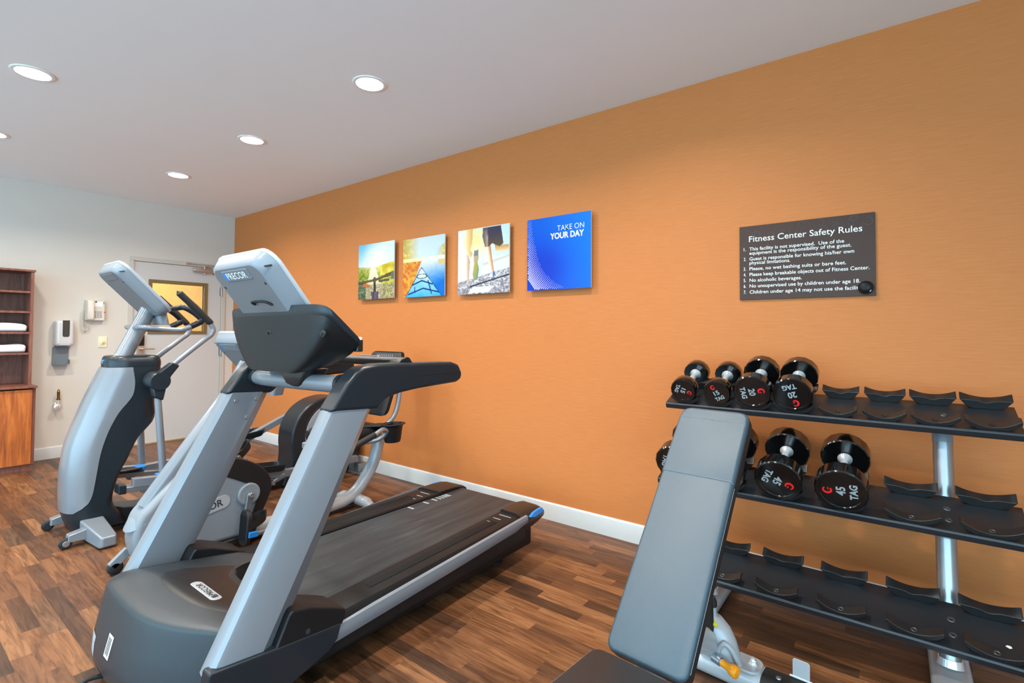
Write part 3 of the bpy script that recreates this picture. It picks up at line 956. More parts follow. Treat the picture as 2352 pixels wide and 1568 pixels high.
# ------------------------------------------------------------------ shared console screen housing
def console(parent, cx, top, tilt, ln, hb=0.19, hf=0.24, th=0.085, words='PRECOR', lit=True, wm='greyclear'):
    """housing seen from behind: top = (y,z) of the upper edge of its back face"""
    u = UP(tilt)                       # along the housing, upwards
    n = Vector((0, math.cos(tilt), math.sin(tilt)))     # towards the user
    o = Vector((cx, top[0], top[1])) - u * ln / 2
    def ring(h, l, r, d):
        return [o + X * a + u * b + n * d for a, b in rrect(h, l, r, 6)]
    L_ = ln / 2
    shell = MB().loft([ring(hb - 0.012, L_ - 0.012, 0.05, 0.0), ring(hb, L_, 0.055, 0.005), ring(hb + (hf - hb) * 0.5, L_ + 0.008, 0.065, th * 0.4), ring(hf - 0.006, L_ + 0.016, 0.07, th * 0.72)], cap0=False, cap1=False)
    sh = shell.build('console_housing', 'shell', parent, smooth=60)
    MB().loft([ring(hb - 0.012, L_ - 0.012, 0.05, 0.0), ring(hb - 0.016, L_ - 0.016, 0.05, 0.004)], cap0=True, cap1=True).build('back_panel', 'shellback', sh, smooth=0)
    MB().loft([ring(hf - 0.006, L_ + 0.016, 0.07, th * 0.73), ring(hf, L_ + 0.02, 0.075, th * 0.78), ring(hf, L_ + 0.02, 0.075, th * 0.93), ring(hf - 0.01, L_ + 0.012, 0.07, th)]).build('front_bezel', 'bezel', sh, smooth=60)
    MB().loft([ring(hf - 0.05, L_ - 0.05, 0.02, th + 0.0005), ring(hf - 0.051, L_ - 0.051, 0.02, th + 0.002)]).build('screen', 'glossblack', sh, smooth=0)
    c = o + u * (L_ - 0.045) - n * 0.0006
    MB().loft([[c + X * a + u * b - n * 0.0 for a, b in rrect(0.108, 0.025, 0.004, 3)], [c + X * a + u * b - n * 0.003 for a, b in rrect(0.105, 0.022, 0.004, 3)]]).build('name_window', wm, sh, smooth=0)
    if words:
      MB().obox(c - X * 0.093 - n * 0.0034, X, u, n, 0.008, 0.018, 0.0006).build('name_stripe', 'blue', sh, smooth=0)
    if words:
      MB().text(words, c - X * 0.078 - u * 0.0135 - n * 0.0042, X, u, w=0.165, h=0.027, bold=0.01, depth=0.0).build('lettering', 'whiteink' if lit else 'greyink', sh, smooth=0)
    for sx in (-1, 1):
        q = o + X * sx * (hb - 0.03) + u * (L_ - 0.095)
        MB().lathe([(0, 0), (0.006, 0), (0.006, 0.0015), (0, 0.0015)], q, -n, 10).build('screw_hole', 'darkink', sh)
        q = o + X * sx * (hb + 0.022) + u * (L_ - 0.035) + n * th * 0.33
        MB().obox(q, X, Vector((0, 1, 0.3)).normalized(), u, 0.004, 0.014, 0.004).build('side_vent', 'darkink', sh, bevel=0.002)
    return sh

# ------------------------------------------------------------------ treadmill
T = thing('treadmill', 'large silver and black treadmill nearest the camera, with tall uprights and a dark console bowl', 'treadmill', (4.54, -1.3, 0))
tcx = 4.545
# chassis
MB().box((4.16, -2.18, 0.055), (4.92, -0.50, 0.20)).build('chassis', 'black', T, bevel=0.01)
ft = MB()
for x in (4.25, 4.83):
    ft.lathe([(0, 0), (0.034, 0), (0.036, 0.012), (0.02, 0.02), (0.014, 0.022), (0.014, 0.07), (0, 0.07)], (x, -0.71, 0.0), Z, 18)
    ft.lathe([(0, 0), (0.03, 0), (0.03, 0.01), (0.014, 0.02), (0.014, 0.07), (0, 0.07)], (x, -2.05, 0.0), Z, 18)
ft.build('levelling_feet', 'rubber', T)
# belt and rear roller
bl = MB()
zr = lambda y: 0.250 - (y + 0.43) * -0.0118
def belt_x(y):
    t_ = (y + 0.43) / (-1.27)
    return 4.324 + (4.268 - 4.324) * t_, 4.797 + (4.840 - 4.797) * t_
ys = [-2.02, -1.7, -1.2, -0.8, -0.46, -0.44, -0.425, -0.418, -0.420, -0.432]
dz = [0, 0, 0, 0, 0, -0.003, -0.012, -0.03, -0.05, -0.07]
loops = []
for y, d in zip(ys, dz):
    a, b = belt_x(max(y, -1.95))
    loops.append([(a + 0.008, y, zr(y) + d - 0.006), (b - 0.008, y, zr(y) + d - 0.006)])
vs = [p for l in loops for p in l]
n = len(loops)
vs += [(x, y - 0.004, z - 0.008) for x, y, z in vs]
fs = [(2 * i, 2 * i + 1, 2 * i + 3, 2 * i + 2) for i in range(n - 1)] + [(2 * n + 2 * i, 2 * n + 2 * i + 2, 2 * n + 2 * i + 3, 2 * n + 2 * i + 1) for i in range(n - 1)]
fs += [(2 * i, 2 * i + 2, 2 * n + 2 * i + 2, 2 * n + 2 * i) for i in range(n - 1)] + [(2 * i + 1, 2 * n + 2 * i + 1, 2 * n + 2 * i + 3, 2 * i + 3) for i in range(n - 1)]
belt = bl.add(vs, fs).build('walking_belt', 'belt', T, smooth=30)
mk = MB()
for y, w_ in ((-0.895, 1), (-0.782, 1), (-0.716, 1), (-0.682, 0.8), (-0.658, 0.8), (-0.636, 0.8), (-0.618, 0.8), (-0.603, 0.7)):
    a, b = belt_x(y)
    mk.box((a + 0.018, y - 0.0065 * w_, zr(y) - 0.0061), (a + 0.066, y + 0.0065 * w_, zr(y) - 0.0056))
mk.build('belt_marks', 'greyink', belt, smooth=0)
# side rails
def rail(side):
    s = 1 if side > 0 else -1
    R_ = []
    for y, k in ((-2.0, 0), (-1.4, 0), (-0.8, 0), (-0.62, 1)):
        z0 = zr(y)
        bi = belt_x(y)[1 if s > 0 else 0]
        out = 4.983 - 0.016 * (y + 2.0) if s > 0 else 4.092 + 0.012 * (y + 2.0)
        prof = [(bi - s * 0.002, z0 - 0.02), (bi, z0 - 0.002), (bi + s * 0.006, z0 + 0.006), (out - s * 0.048, z0 + 0.002), (out - s * 0.026, z0 - 0.004), (out - s * 0.006, z0 - 0.026), (out, z0 - 0.045), (out, z0 - 0.14 + 0.02), (out - s * 0.03, z0 - 0.13), (bi, z0 - 0.13)]
        R_.append([(x, y, z) for x, z in prof])
    m = MB().loft(R_).build('side_rail', 'rubber' if False else 'black', T, smooth=30)
    g = MB()
    for q in range(7):
        f_ = 0.28 + q * 0.075
        for ya, yb in ((-1.6, -0.78),):
            p = []
            for y in (ya, yb):
                bi = belt_x(y)[1 if s > 0 else 0]
                out = 4.983 - 0.016 * (y + 2.0) if s > 0 else 4.092 + 0.012 * (y + 2.0)
                xx = bi + (out - s * 0.05 - bi) * (f_ + 0.05)
                p.append(Vector((xx, y, zr(y) + 0.0047)))
            g.tube(p, 0.0022, 6)
    g.build('grip_ribs', 'rubber', m)
    mk = MB()
    for q, l_ in ((-0.80, 0.022), (-0.745, 0.05), (-0.69, 0.08)):
        bi = belt_x(q)[1 if s > 0 else 0]
        mk.box((min(bi + s * 0.03, bi + s * (0.03 + l_)), q - 0.002, zr(q) + 0.004), (max(bi + s * 0.03, bi + s * (0.03 + l_)), q + 0.002, zr(q) + 0.0066))
    mk.build('rail_marks', 'greyink', m, smooth=0)
    # silver strip
    L_ = []
    for y, zt, zb in ((-1.80, 0.207, 0.139), (-1.2, 0.229, 0.163), (-0.70, 0.248, 0.185), (-0.60, 0.251, 0.205)):
        out = 4.986 - 0.016 * (y + 2.0) if s > 0 else 4.089 + 0.012 * (y + 2.0)
        h = zt - zb
        L_.append([(out - s * 0.012, y, zt), (out + s * 0.001, y, zt - 0.004), (out + s * 0.004, y, zt - h * 0.3), (out + s * 0.003, y, zt - h * 0.7), (out - s * 0.006, y, zb), (out - s * 0.02, y, zb)])
    L_[0] = [(x, y - (0.03 if i > 3 else 0.0), z) for i, (x, y, z) in enumerate(L_[0])]
    MB().loft(L_).build('rail_trim', 'silver', T, smooth=50)
    # end cap
    E_ = []
    for y, k in ((-0.64, 0.0), (-0.60, 0.0), (-0.52, 0.03), (-0.46, 0.12), (-0.425, 0.26), (-0.405, 0.5), (-0.40, 0.66)):
        z0 = zr(y)
        bi = belt_x(y)[1 if s > 0 else 0]
        out = 4.984 - 0.016 * (y + 2.0) if s > 0 else 4.091 + 0.012 * (y + 2.0)
        zt, zb = z0 + 0.012, z0 - 0.085
        zm = (zt + zb) / 2
        hh = (zt - zb) / 2 * (1 - k)
        sh = k * 0.03
        E_.append([(bi, y, zm - hh), (bi, y, zm + hh), (bi + s * 0.012, y, zm + hh + 0.004 * (1 - k)), (out - s * (0.05 + sh), y, zm + hh), (out - s * (0.022 + sh), y, zm + hh * 0.82), (out - s * (0.002 + sh), y, zm + hh * 0.3), (out - s * sh, y, zm - hh * 0.4), (out - s * (0.02 + sh), y, zm - hh)])
    e = MB().loft(E_).build('rail_end_cap', 'brownblack', T, smooth=50)
    b_ = []
    for y, h0, h1 in ((-0.575, 0.004, 0.006), (-0.53, -0.006, 0.016), (-0.48, -0.006, 0.018), (-0.435, -0.004, 0.016)):
        out = 4.987 - 0.016 * (y + 2.0) - (0.0 if y < -0.5 else 0.002 + (y + 0.5) * 0.07) if s > 0 else 4.088 + 0.012 * (y + 2.0) + (0.0 if y < -0.5 else 0.002 + (y + 0.5) * 0.07)
        zc = zr(y) - 0.020
        b_.append([(out - s * 0.012, y, zc + h0), (out + s * 0.001, y, zc + h0), (out - s * 0.006, y, zc + h1), (out - s * 0.02, y, zc + h1)])
    MB().loft(b_).build('blue_stripe', 'blue', e, smooth=0)
rail(1)
rail(-1)
# motor cover: stacked outlines
def front(x):
    if x > 4.54:
        return -2.285 + 0.117 * ((x - 4.54) / 0.36) ** 2.0
    return -2.285 + 0.11 * min(1.0, (4.54 - x) / 0.46) ** 5
def outline(off, z, inset=0.0):
    xs = [4.085 + (4.93 - 4.085) * i / 24 for i in range(25)]
    p = []
    for i, x in enumerate(xs):
        e = max(0.0, abs(x - 4.54) / 0.44)
        x2 = 4.54 + (x - 4.54) * (1 - inset / 0.44)
        p.append((x2, front(x) - off * (1 - 0.55 * e ** 3) + inset))
    rear = [(4.93, -1.95), (4.90, -1.93), (4.85, -1.96), (4.80, -1.972), (4.72, -1.955), (4.64, -1.945), (4.56, -1.94), (4.50, -1.93), (4.44, -1.90), (4.395, -1.85), (4.36, -1.79), (4.30, -1.765), (4.22, -1.80), (4.15, -1.86), (4.09, -1.90)]
    p += [(4.54 + (x - 4.54) * (1 - inset / 0.44), y - inset * 0.25) for x, y in rear]
    def zz(x, y):
        return min(z, (0.338 - 0.16 * max(0, y + 2.20)) - (0.335 - z if z > 0.28 else 0))
    return [(x, y, zz(x, y) - (0.28 * max(0.0, 4.27 - x) * min(1.0, z / 0.3))) for x, y in p]
hood = MB().loft([outline(0.0, 0.03), outline(0.03, 0.05), outline(0.052, 0.10), outline(0.047, 0.16), outline(0.030, 0.23), outline(0.014, 0.29), outline(0.007, 0.315), outline(0.003, 0.325), outline(-0.003, 0.331, 0.003), outline(-0.010, 0.3345, 0.010), outline(-0.02, 0.337, 0.03), outline(-0.06, 0.339, 0.09)]).build('motor_cover', 'hood', T, smooth=40)
rec = smooth2([(4.335, -2.06), (4.345, -2.13), (4.40, -2.158), (4.50, -2.168), (4.62, -2.160), (4.72, -2.142), (4.79, -2.118), (4.84, -2.07), (4.85, -2.02), (4.80, -1.985), (4.70, -1.966), (4.6, -1.957), (4.5, -1.945), (4.42, -1.90), (4.37, -1.86), (4.34, -1.93), (4.335, -2.06)], 4)[:-1]
def ztop(y):
    return 0.338 - 0.16 * max(0, y + 2.20)
rp = MB()
cxr = sum(p[0] for p in rec) / len(rec)
cyr = sum(p[1] for p in rec) / len(rec)
rp.loft([[(x, y, ztop(y) - 0.004) for x, y in rec], [(x, y, ztop(y) + 0.0012) for x, y in rec],
         [(cxr + (x - cxr) * 0.97, cyr + (y - cyr) * 0.95, ztop(y) + 0.0028) for x, y in rec],
         [(cxr + (x - cxr) * 0.72, cyr + (y - cyr) * 0.72, ztop(cyr + (y - cyr) * 0.72) + 0.0046) for x, y in rec]]).build('shaded_cover_panel', 'brownblack', hood, smooth=40)  # darker colour paints in the shade of a hollow in the cover
bz = lambda y: ztop(y) + 0.0052
bn = [(4.604 + u, -2.081 + v) for u, v in rrect(0.098, 0.0195, 0.0185, 6)]
MB().loft([[(x, y, bz(y) - 0.004) for x, y in bn], [(x, y, bz(y)) for x, y in bn], [(4.604 + (x - 4.604) * 0.97, -2.081 + (y + 2.081) * 0.9, bz(y) + 0.0015) for x, y in bn]]).build('name_badge', 'silvertape', hood, smooth=0)
ey = Vector((0, -1, 0.16)).normalized()
bt = MB()
bo = Vector((4.660, -2.0705, bz(-2.0705) + 0.0030))
bt.text('PRECOR', bo, -X, ey, w=0.122, h=0.021, bold=0.0, depth=0.0)
for q in range(3):
    bt.obox(Vector((4.683 - q * 0.0065, -2.081, bz(-2.081) + 0.0030)), X, Y, Z, 0.0018, 0.010, 0.0004)
bt.build('badge_lettering', 'darkink', hood, smooth=0)
# labels and power inlet on the front face
def face_pt(x, z, out=0.001):
    for za, oa, zb, ob in ((0.05, 0.03, 0.10, 0.052), (0.10, 0.052, 0.16, 0.047), (0.16, 0.047, 0.23, 0.030), (0.23, 0.030, 0.29, 0.014)):
        if za <= z <= zb:
            t_ = (z - za) / (zb - za)
            off = oa + (ob - oa) * t_
            e = abs(x - 4.54) / 0.44
            return Vector((x, front(x) - off * (1 - 0.55 * e ** 3) - out, z))
def patch(x0, x1, z0, z1, out, name, m):
    vs, fs = [], []
    for j in range(5):
        for i in range(7):
            vs.append(face_pt(x0 + (x1 - x0) * i / 6, z0 + (z1 - z0) * j / 4, out))
    for j in range(4):
        for i in range(6):
            fs.append((j * 7 + i, j * 7 + i + 1, (j + 1) * 7 + i + 1, (j + 1) * 7 + i))
    k = len(vs)
    vs += [p + Y * 0.003 for p in vs]
    fs += [tuple(reversed([i + k for i in f])) for f in fs]
    return MB().add(vs, fs).build(name, m, hood, smooth=0)
patch(4.225, 4.325, 0.095, 0.175, 0.0008, 'warning_label', 'silvertape')
patch(4.225, 4.265, 0.155, 0.175, 0.0012, 'warning_header', 'orange')
patch(4.268, 4.271, 0.095, 0.175, 0.0013, 'label_divider', 'darkink')
patch(4.447, 4.492, 0.160, 0.228, 0.0008, 'serial_label', 'whiteink')
for q in range(3):
    patch(4.455 + q * 0.010, 4.461 + q * 0.010, 0.168, 0.220, 0.0013, 'serial_print', 'darkink')
patch(4.35, 4.44, 0.052, 0.09, 0.0012, 'power_inlet', 'darkink')
MB().tube([(4.40, -2.30, 0.062), (4.40, -2.37, 0.075), (4.42, -2.42, 0.04), (4.47, -2.44, 0.012), (4.55, -2.43, 0.008), (4.62, -2.40, 0.008)], 0.0075, 10, smooth=6).build('power_cord', 'rubber', T)
# uprights
def upright(s):
    m = 4.98 if s > 0 else 4.09
    d = -s
    def sec(yf, yb, yr, zf, zr_, drop=0):
        f = lambda y: zf + (zr_ - zf) * (y - yf) / (yr - yf)
        pts = [(m + d * 0.045, yf), (m + d * 0.018, yf + 0.002), (m + d * 0.005, yf + 0.012), (m, yf + 0.028), (m, yb), (m + d * 0.036, yr), (m + d * 0.075, yr), (m + d * 0.075, yf + 0.02), (m + d * 0.066, yf + 0.005)]
        if s < 0:
            pts = [(m + d * 0.03, yf), (m + d * 0.010, yf + 0.004), (m, yf + 0.02), (m, yr - 0.002), (m + d * 0.01, yr), (m + d * 0.045, yr), (m + d * 0.075, yb), (m + d * 0.075, yf + 0.026), (m + d * 0.062, yf + 0.007)]
        return [(x, y, f(y)) for x, y in pts]
    return MB().loft([sec(-2.222, -2.075, -2.005, 0.235, 0.205), sec(-2.03, -1.87, -1.815, 0.60, 0.585), sec(-1.832, -1.672, -1.632, 0.978, 0.964)]).build('upright', 'silver', T, smooth=28)
un = upright(1)
uf = upright(-1)
for y, z in ((-1.797, 0.933), (-1.702, 0.934), (-1.747, 0.853)):
    MB().lathe([(0.004, 0), (0.0095, 0), (0.0085, 0.005), (0.005, 0.006), (0.004, 0.003)], (4.1655, y, z), X, 14).build('upright_bolt', 'steel', uf)
ARM = [(-1.842, 0.966), (-1.809, 1.011), (-1.771, 1.063), (-1.732, 1.102), (-1.697, 1.120), (-1.632, 1.128), (-1.516, 1.127), (-1.422, 1.124), (-1.226, 1.120), (-1.18, 1.107), (-1.156, 1.066), (-1.163, 1.037), (-1.194, 1.026), (-1.42, 1.016), (-1.514, 1.007), (-1.567, 0.997), (-1.598, 0.981), (-1.628, 0.955)]
GRIP = [(-1.494, 1.123), (-1.462, 1.06), (-1.44, 1.0565), (-1.155, 1.060), (-1.18, 1.107), (-1.226, 1.120), (-1.422, 1.1245)]
def arm(s):
    x0, x1 = (4.902, 4.986) if s > 0 else (4.084, 4.168)
    a = MB().prism_x(ARM, x0, x1).build('handrail', 'slate', T, bevel=0.017, seg=4)
    g = MB().prism_x([(y * 1.0, z) for y, z in GRIP], x0 - 0.0012, x1 + 0.0012).build('handrail_grip', 'slate', a, bevel=0.014, seg=3)
arm(1)
arm(-1)
# base shrouds
SH = [(-2.222, 0.262), (-2.02, 0.238), (-1.786, 0.214), (-1.80, 0.165), (-1.828, 0.138), (-2.05, 0.075), (-2.17, 0.05), (-2.215, 0.08), (-2.232, 0.2)]
HUMP = [(-2.04, 0.20), (-2.03, 0.225), (-1.984, 0.322), (-1.972, 0.334), (-1.90, 0.316), (-1.811, 0.277), (-1.768, 0.256), (-1.763, 0.24), (-1.779, 0.205)]
for s in (1, -1):
    xa, xb = (4.945, 4.994) if s > 0 else (4.10, 4.14)
    MB().prism_x(SH if s > 0 else [(max(y, -2.08), z) for y, z in SH[1:7]], xa, xb).build('base_shroud', 'slate', T, bevel=0.007, seg=3)
    xa, xb = (4.845, 4.991) if s > 0 else (4.079, 4.225)
    hp = MB().prism_x(HUMP, xa, xb).build('rail_cover', 'black', T, bevel=0.014, seg=3)
    MB().lathe([(0, 0), (0.009, 0), (0.009, 0.0012), (0, 0.0012)], (4.9905 if s > 0 else 4.0795, -1.915, 0.242), X * s, 14).build('screw_hole', 'darkink', hp)
# crossbar between the uprights, with the console bowl, sensor bar and screen on it
cb = MB().tube([(4.15, -1.700, 1.037), (4.35, -1.725, 1.040), (4.92, -1.725, 1.050)], 0.034, 18, smooth=4).build('crossbar', 'silver', T)
for s, xx in ((-1, 4.17), (1, 4.90)):
    MB().lathe([(0.0, 0), (0.042, 0), (0.040, 0.022), (0.0, 0.022)], (xx, -1.705 if s < 0 else -1.725, 1.037 if s < 0 else 1.050), X * -s, 20).build('crossbar_collar', 'slate', cb)
MB().loft([[(4.60 + u, -1.72 + v, z) for u, v in rrect(a_, b_, 0.02)] for a_, b_, z in ((0.03, 0.03, 1.022), (0.06, 0.05, 1.038), (0.09, 0.052, 1.07), (0.12, 0.05, 1.10))]).build('console_mount', 'brownblack', T, smooth=50)
mb = MB()
mb.loft([[(x, -1.70 + v, 1.045 + w_) for v, w_ in rrect(0.05, 0.03, 0.022)] for x in (4.74, 4.915)])
mb.build('crossbar_sleeve', 'silver', T, smooth=40)
def bowl_loop(t):
    g = math.sin(min(1, t) * PI / 2) ** 0.75
    out = []
    N_ = 40
    for k in range(N_):
        a = 2 * PI * k / N_
        ca, sa = math.cos(a), math.sin(a)
        ex = 0.24
        px = math.copysign(abs(ca) ** ex, ca)
        ps = math.copysign(abs(sa) ** ex, sa)          # -1 back, 1 user side
        # rim: slanted plane, bottom: small flat oval
        hw = 0.398
        s_ = (ps + 1) / 2
        rx, ry, rz = px * hw * (0.985 + 0.015 * s_), -1.832 + 0.168 * s_, 1.352 - 0.150 * s_
        bx, by, bzz = px * 0.185 - 0.02, -1.826 + 0.10 * s_, 1.088 + 0.012 * s_
        if t <= 0:
            gx = 0
        gx = math.sin(min(1, t) * PI / 2) ** 0.74
        gy = t ** 0.7
        out.append((tcx + bx + (rx - bx) * gx, by + (ry - by) * gy, bzz + (rz - bzz) * t))
    return out
bw = MB()
def shrink(l, k, dz_=0.0):
    cx_ = sum(p[0] for p in l) / len(l)
    cy_ = sum(p[1] for p in l) / len(l)
    cz_ = sum(p[2] for p in l) / len(l)
    return [(cx_ + (p[0] - cx_) * k, cy_ + (p[1] - cy_) * k, cz_ + (p[2] - cz_) * k + dz_) for p in l]
bw.loft([shrink(bowl_loop(0), 0.7)] + [bowl_loop(t) for t in (0, 0.04, 0.1, 0.2, 0.32, 0.46, 0.6, 0.74, 0.86)] + [shrink(bowl_loop(0.88), 0.985)])
bowl = bw.build('console_bowl', 'black', T, smooth=50)
rm = MB().loft([shrink(bowl_loop(0.865), 0.99), bowl_loop(0.87), shrink(bowl_loop(0.97), 1.006), shrink(bowl_loop(1.0), 0.997, 0.004), shrink(bowl_loop(1.0), 0.95, 0.004), shrink(bowl_loop(0.9), 0.90)], cap0=False).build('bowl_rim', 'slate', bowl, smooth=50)
for x in (4.525, 4.905):
    hm = MB()
    hm.lathe([(0.0055, 0.010), (0.0055, -0.003), (0.0135, -0.004), (0.0135, 0.002), (0.0075, 0.004)], (x, -1.828 if x < 4.6 else -1.822, 1.245), -Y, 16)
    hm.build('screw_recess', 'rubber', bowl)
MB().tube([(4.30, -1.47, 1.122), (4.40, -1.45, 1.122), (4.94, -1.45, 1.127)], 0.0205, 14).build('sensor_bar', 'brownblack', T)
MB().loft([[(4.69 + u, -1.45 + v, z) for u, v in rrect(0.066, 0.009, 0.008)] for z in (1.139, 1.1485)]).build('heart_sensor', 'steel', T, bevel=0.001)
MB().tube([(4.30, -1.47, 1.122), (4.27, -1.52, 1.11), (4.30, -1.64, 1.12)], 0.0165, 12, smooth=4).build('sensor_bar_bracket', 'brownblack', T)
MB().tube([(4.84, -1.45, 1.120), (4.90, -1.45, 1.118), (4.94, -1.46, 1.110)], [0.021, 0.026, 0.034], 14).build('sensor_bar_fillet', 'brownblack', T)
scr = console(T, tcx - 0.058, (-1.972, 1.511), math.radians(38), 0.33, hb=0.20, hf=0.243, th=0.075)
hk = MB()
hk.tube([(4.475, -1.862, 1.362), (4.475, -1.878, 1.370), (4.50, -1.882, 1.372), (4.56, -1.882, 1.372), (4.585, -1.874, 1.368), (4.60, -1.856, 1.358)], 0.005, 8, smooth=4)
hk.build('cable_clip', 'black', scr)

tl = MB()
tl.loft([[(4.902 + u * 0.7, -1.672 + v * 0.5, z) for u, v in rrect(0.03, 0.03, 0.012)] for z in (1.175, 1.20, 1.222)])
tl.build('tray_corner', 'brownblack', bowl, bevel=0.004)
MB().loft([[(4.902 + u * 0.6, -1.672 + v * 0.4, z) for u, v in rrect(0.03, 0.03, 0.012)] for z in (1.218, 1.232)]).build('tray_insert', 'whiteink', bowl, bevel=0.003)
# ------------------------------------------------------------------ elliptical trainer
E = thing('elliptical_trainer', 'silver and charcoal elliptical trainer at left in front of the door', 'elliptical trainer', (2.57, -1.2, 0))
ecx = 2.57
def interp(tab, z):
    for (z0, a), (z1, b) in zip(tab, tab[1:]):
        if z0 <= z <= z1:
            return a + (b - a) * (z - z0) / (z1 - z0)
    return tab[0][1] if z < tab[0][0] else tab[-1][1]
def sm(tab, k=5):
    q = catmull([Vector((a, b, 0)) for a, b in tab], k)
    return [(v.x, v.y) for v in q]
FRONT = sm([(0.05, -2.055), (0.13, -2.082), (0.22, -2.09), (0.32, -2.092), (0.42, -2.088), (0.57, -2.068), (0.74, -2.014), (0.86, -1.972), (1.0, -1.915), (1.05, -1.892), (1.10, -1.87)])
REAR = sm([(0.05, -1.80), (0.12, -1.83), (0.18, -1.868), (0.25, -1.868), (0.36, -1.838), (0.44, -1.80), (0.50, -1.776), (0.572, -1.742), (0.62, -1.70), (0.673, -1.662), (0.74, -1.655), (0.80, -1.661), (0.908, -1.648), (1.0, -1.625), (1.06, -1.64), (1.10, -1.68)])
COVER = sm([(0.16, -2.062), (0.18, -2.04), (0.207, -2.0), (0.25, -1.978), (0.303, -1.968), (0.40, -1.955), (0.481, -1.944), (0.555, -1.928), (0.644, -1.90), (0.74, -1.855), (0.80, -1.81), (0.846, -1.782), (0.90, -1.774), (0.942, -1.774), (1.012, -1.784)])
def hwid(z):
    return interp([(0.0, 0.155), (0.3, 0.152), (0.7, 0.15), (1.0, 0.142), (1.1, 0.13)], z)
def dsec(z, lim=None, off=0.0):
    yf, yr, hw = interp(FRONT, z) - off, interp(REAR, z), hwid(z) + off
    out = []
    n_ = 12
    depth = min(0.125, (yr - yf) * 0.55)
    for i in range(n_ + 1):
        a = PI / 2 * i / n_
        x = hw * math.sin(a) ** 0.72
        y = yf + depth * (1 - math.cos(a) ** 0.8)
        out.append((x, y))
    tail = [(hw, yf + depth + (yr - 0.02 - yf - depth) * t) for t in (0.25, 0.5, 0.75, 1.0)]
    if lim is None:
        half = out + tail + [(hw - 0.02, yr), (0, yr)]
        full = half + [(-x, y) for x, y in reversed(half[1:-1])]
        return [(ecx + x, y, z) for x, y in full]
    half = [p for p in out + tail if p[1] < lim - 0.003]
    while len(half) < 2:
        half.append((half[-1][0], half[-1][1] + 0.001))
    # resample the visible half to a fixed number of points that ends on the seam
    pl = half + [(half[-1][0] if half[-1][0] > hw * 0.97 else min(hw, half[-1][0] + 0.004), lim)]
    L_ = [0.0]
    for p, q in zip(pl, pl[1:]):
        L_.append(L_[-1] + math.hypot(q[0] - p[0], q[1] - p[1]))
    res = []
    for k in range(15):
        s_ = L_[-1] * k / 14
        for i in range(len(pl) - 1):
            if L_[i] <= s_ <= L_[i + 1] + 1e-9:
                u = (s_ - L_[i]) / max(1e-9, L_[i + 1] - L_[i])
                res.append((pl[i][0] + (pl[i + 1][0] - pl[i][0]) * u, pl[i][1] + (pl[i + 1][1] - pl[i][1]) * u))
                break
    return [(ecx - x, y, z) for x, y in reversed(res[1:])] + [(ecx + x, y, z) for x, y in res]
zs = [0.05 + (1.035 - 0.05) * i / 34 for i in range(35)]
MB().loft([dsec(z) for z in zs]).build('tower_body', 'slate', E, smooth=45)
zc = [0.165 + (1.02 - 0.165) * i / 34 for i in range(35)]
outer = [dsec(z, interp(COVER, z), 0.006) for z in zc]
inner = [dsec(z, interp(COVER, z), -0.004) for z in zc]
cv = MB()
n = len(outer[0])
cv.loft(outer, False, False, closed=False)
cv.loft(inner, False, False, closed=False)
k0, k1 = 0, len(outer) * n
fs = []
for i in range(len(outer) - 1):
    for e in (0, n - 1):
        fs.append((i * n + e, (i + 1) * n + e, k1 + (i + 1) * n + e, k1 + i * n + e))
for r_ in (0, len(outer) - 1):
    for j in range(n - 1):
        fs.append((r_ * n + j, r_ * n + j + 1, k1 + r_ * n + j + 1, k1 + r_ * n + j))
cv.f += fs
cv.build('front_cover', 'silver', E, smooth=50)
# top cap
def capsec(z, k):
    return [(ecx + (x - ecx) * k, -1.78 + (y + 1.78) * k, z) for x, y, _ in dsec(1.03)]
cap = MB().loft([capsec(1.022, 1.02), capsec(1.05, 1.025), capsec(1.075, 0.99), capsec(1.088, 0.93), capsec(1.092, 0.85)]).build('top_cap', 'slate', E, smooth=50)
MB().loft([[(ecx + 0.02 + u, interp(FRONT, 1.03) - 0.0 + abs(u + 0.02) ** 2 * 3 - d, 1.054 + v) for u, v in rrect(0.045, 0.013, 0.012)] for d in (-0.012, 0.006)]).build('blue_badge', 'blue', cap, bevel=0.002)
# rear leg of the base and floor frame
MB().loft([[(ecx + s_ * 0.10, y, z) for s_, z in ((-1, zb), (1, zb), (1, zt), (-1, zt))] for y, zb, zt in ((-1.90, 0.02, 0.17), (-1.80, 0.02, 0.128), (-1.70, 0.02, 0.112), (-1.2, 0.02, 0.10), (-0.62, 0.02, 0.105))]).build('base_frame', 'slate', E, bevel=0.012)
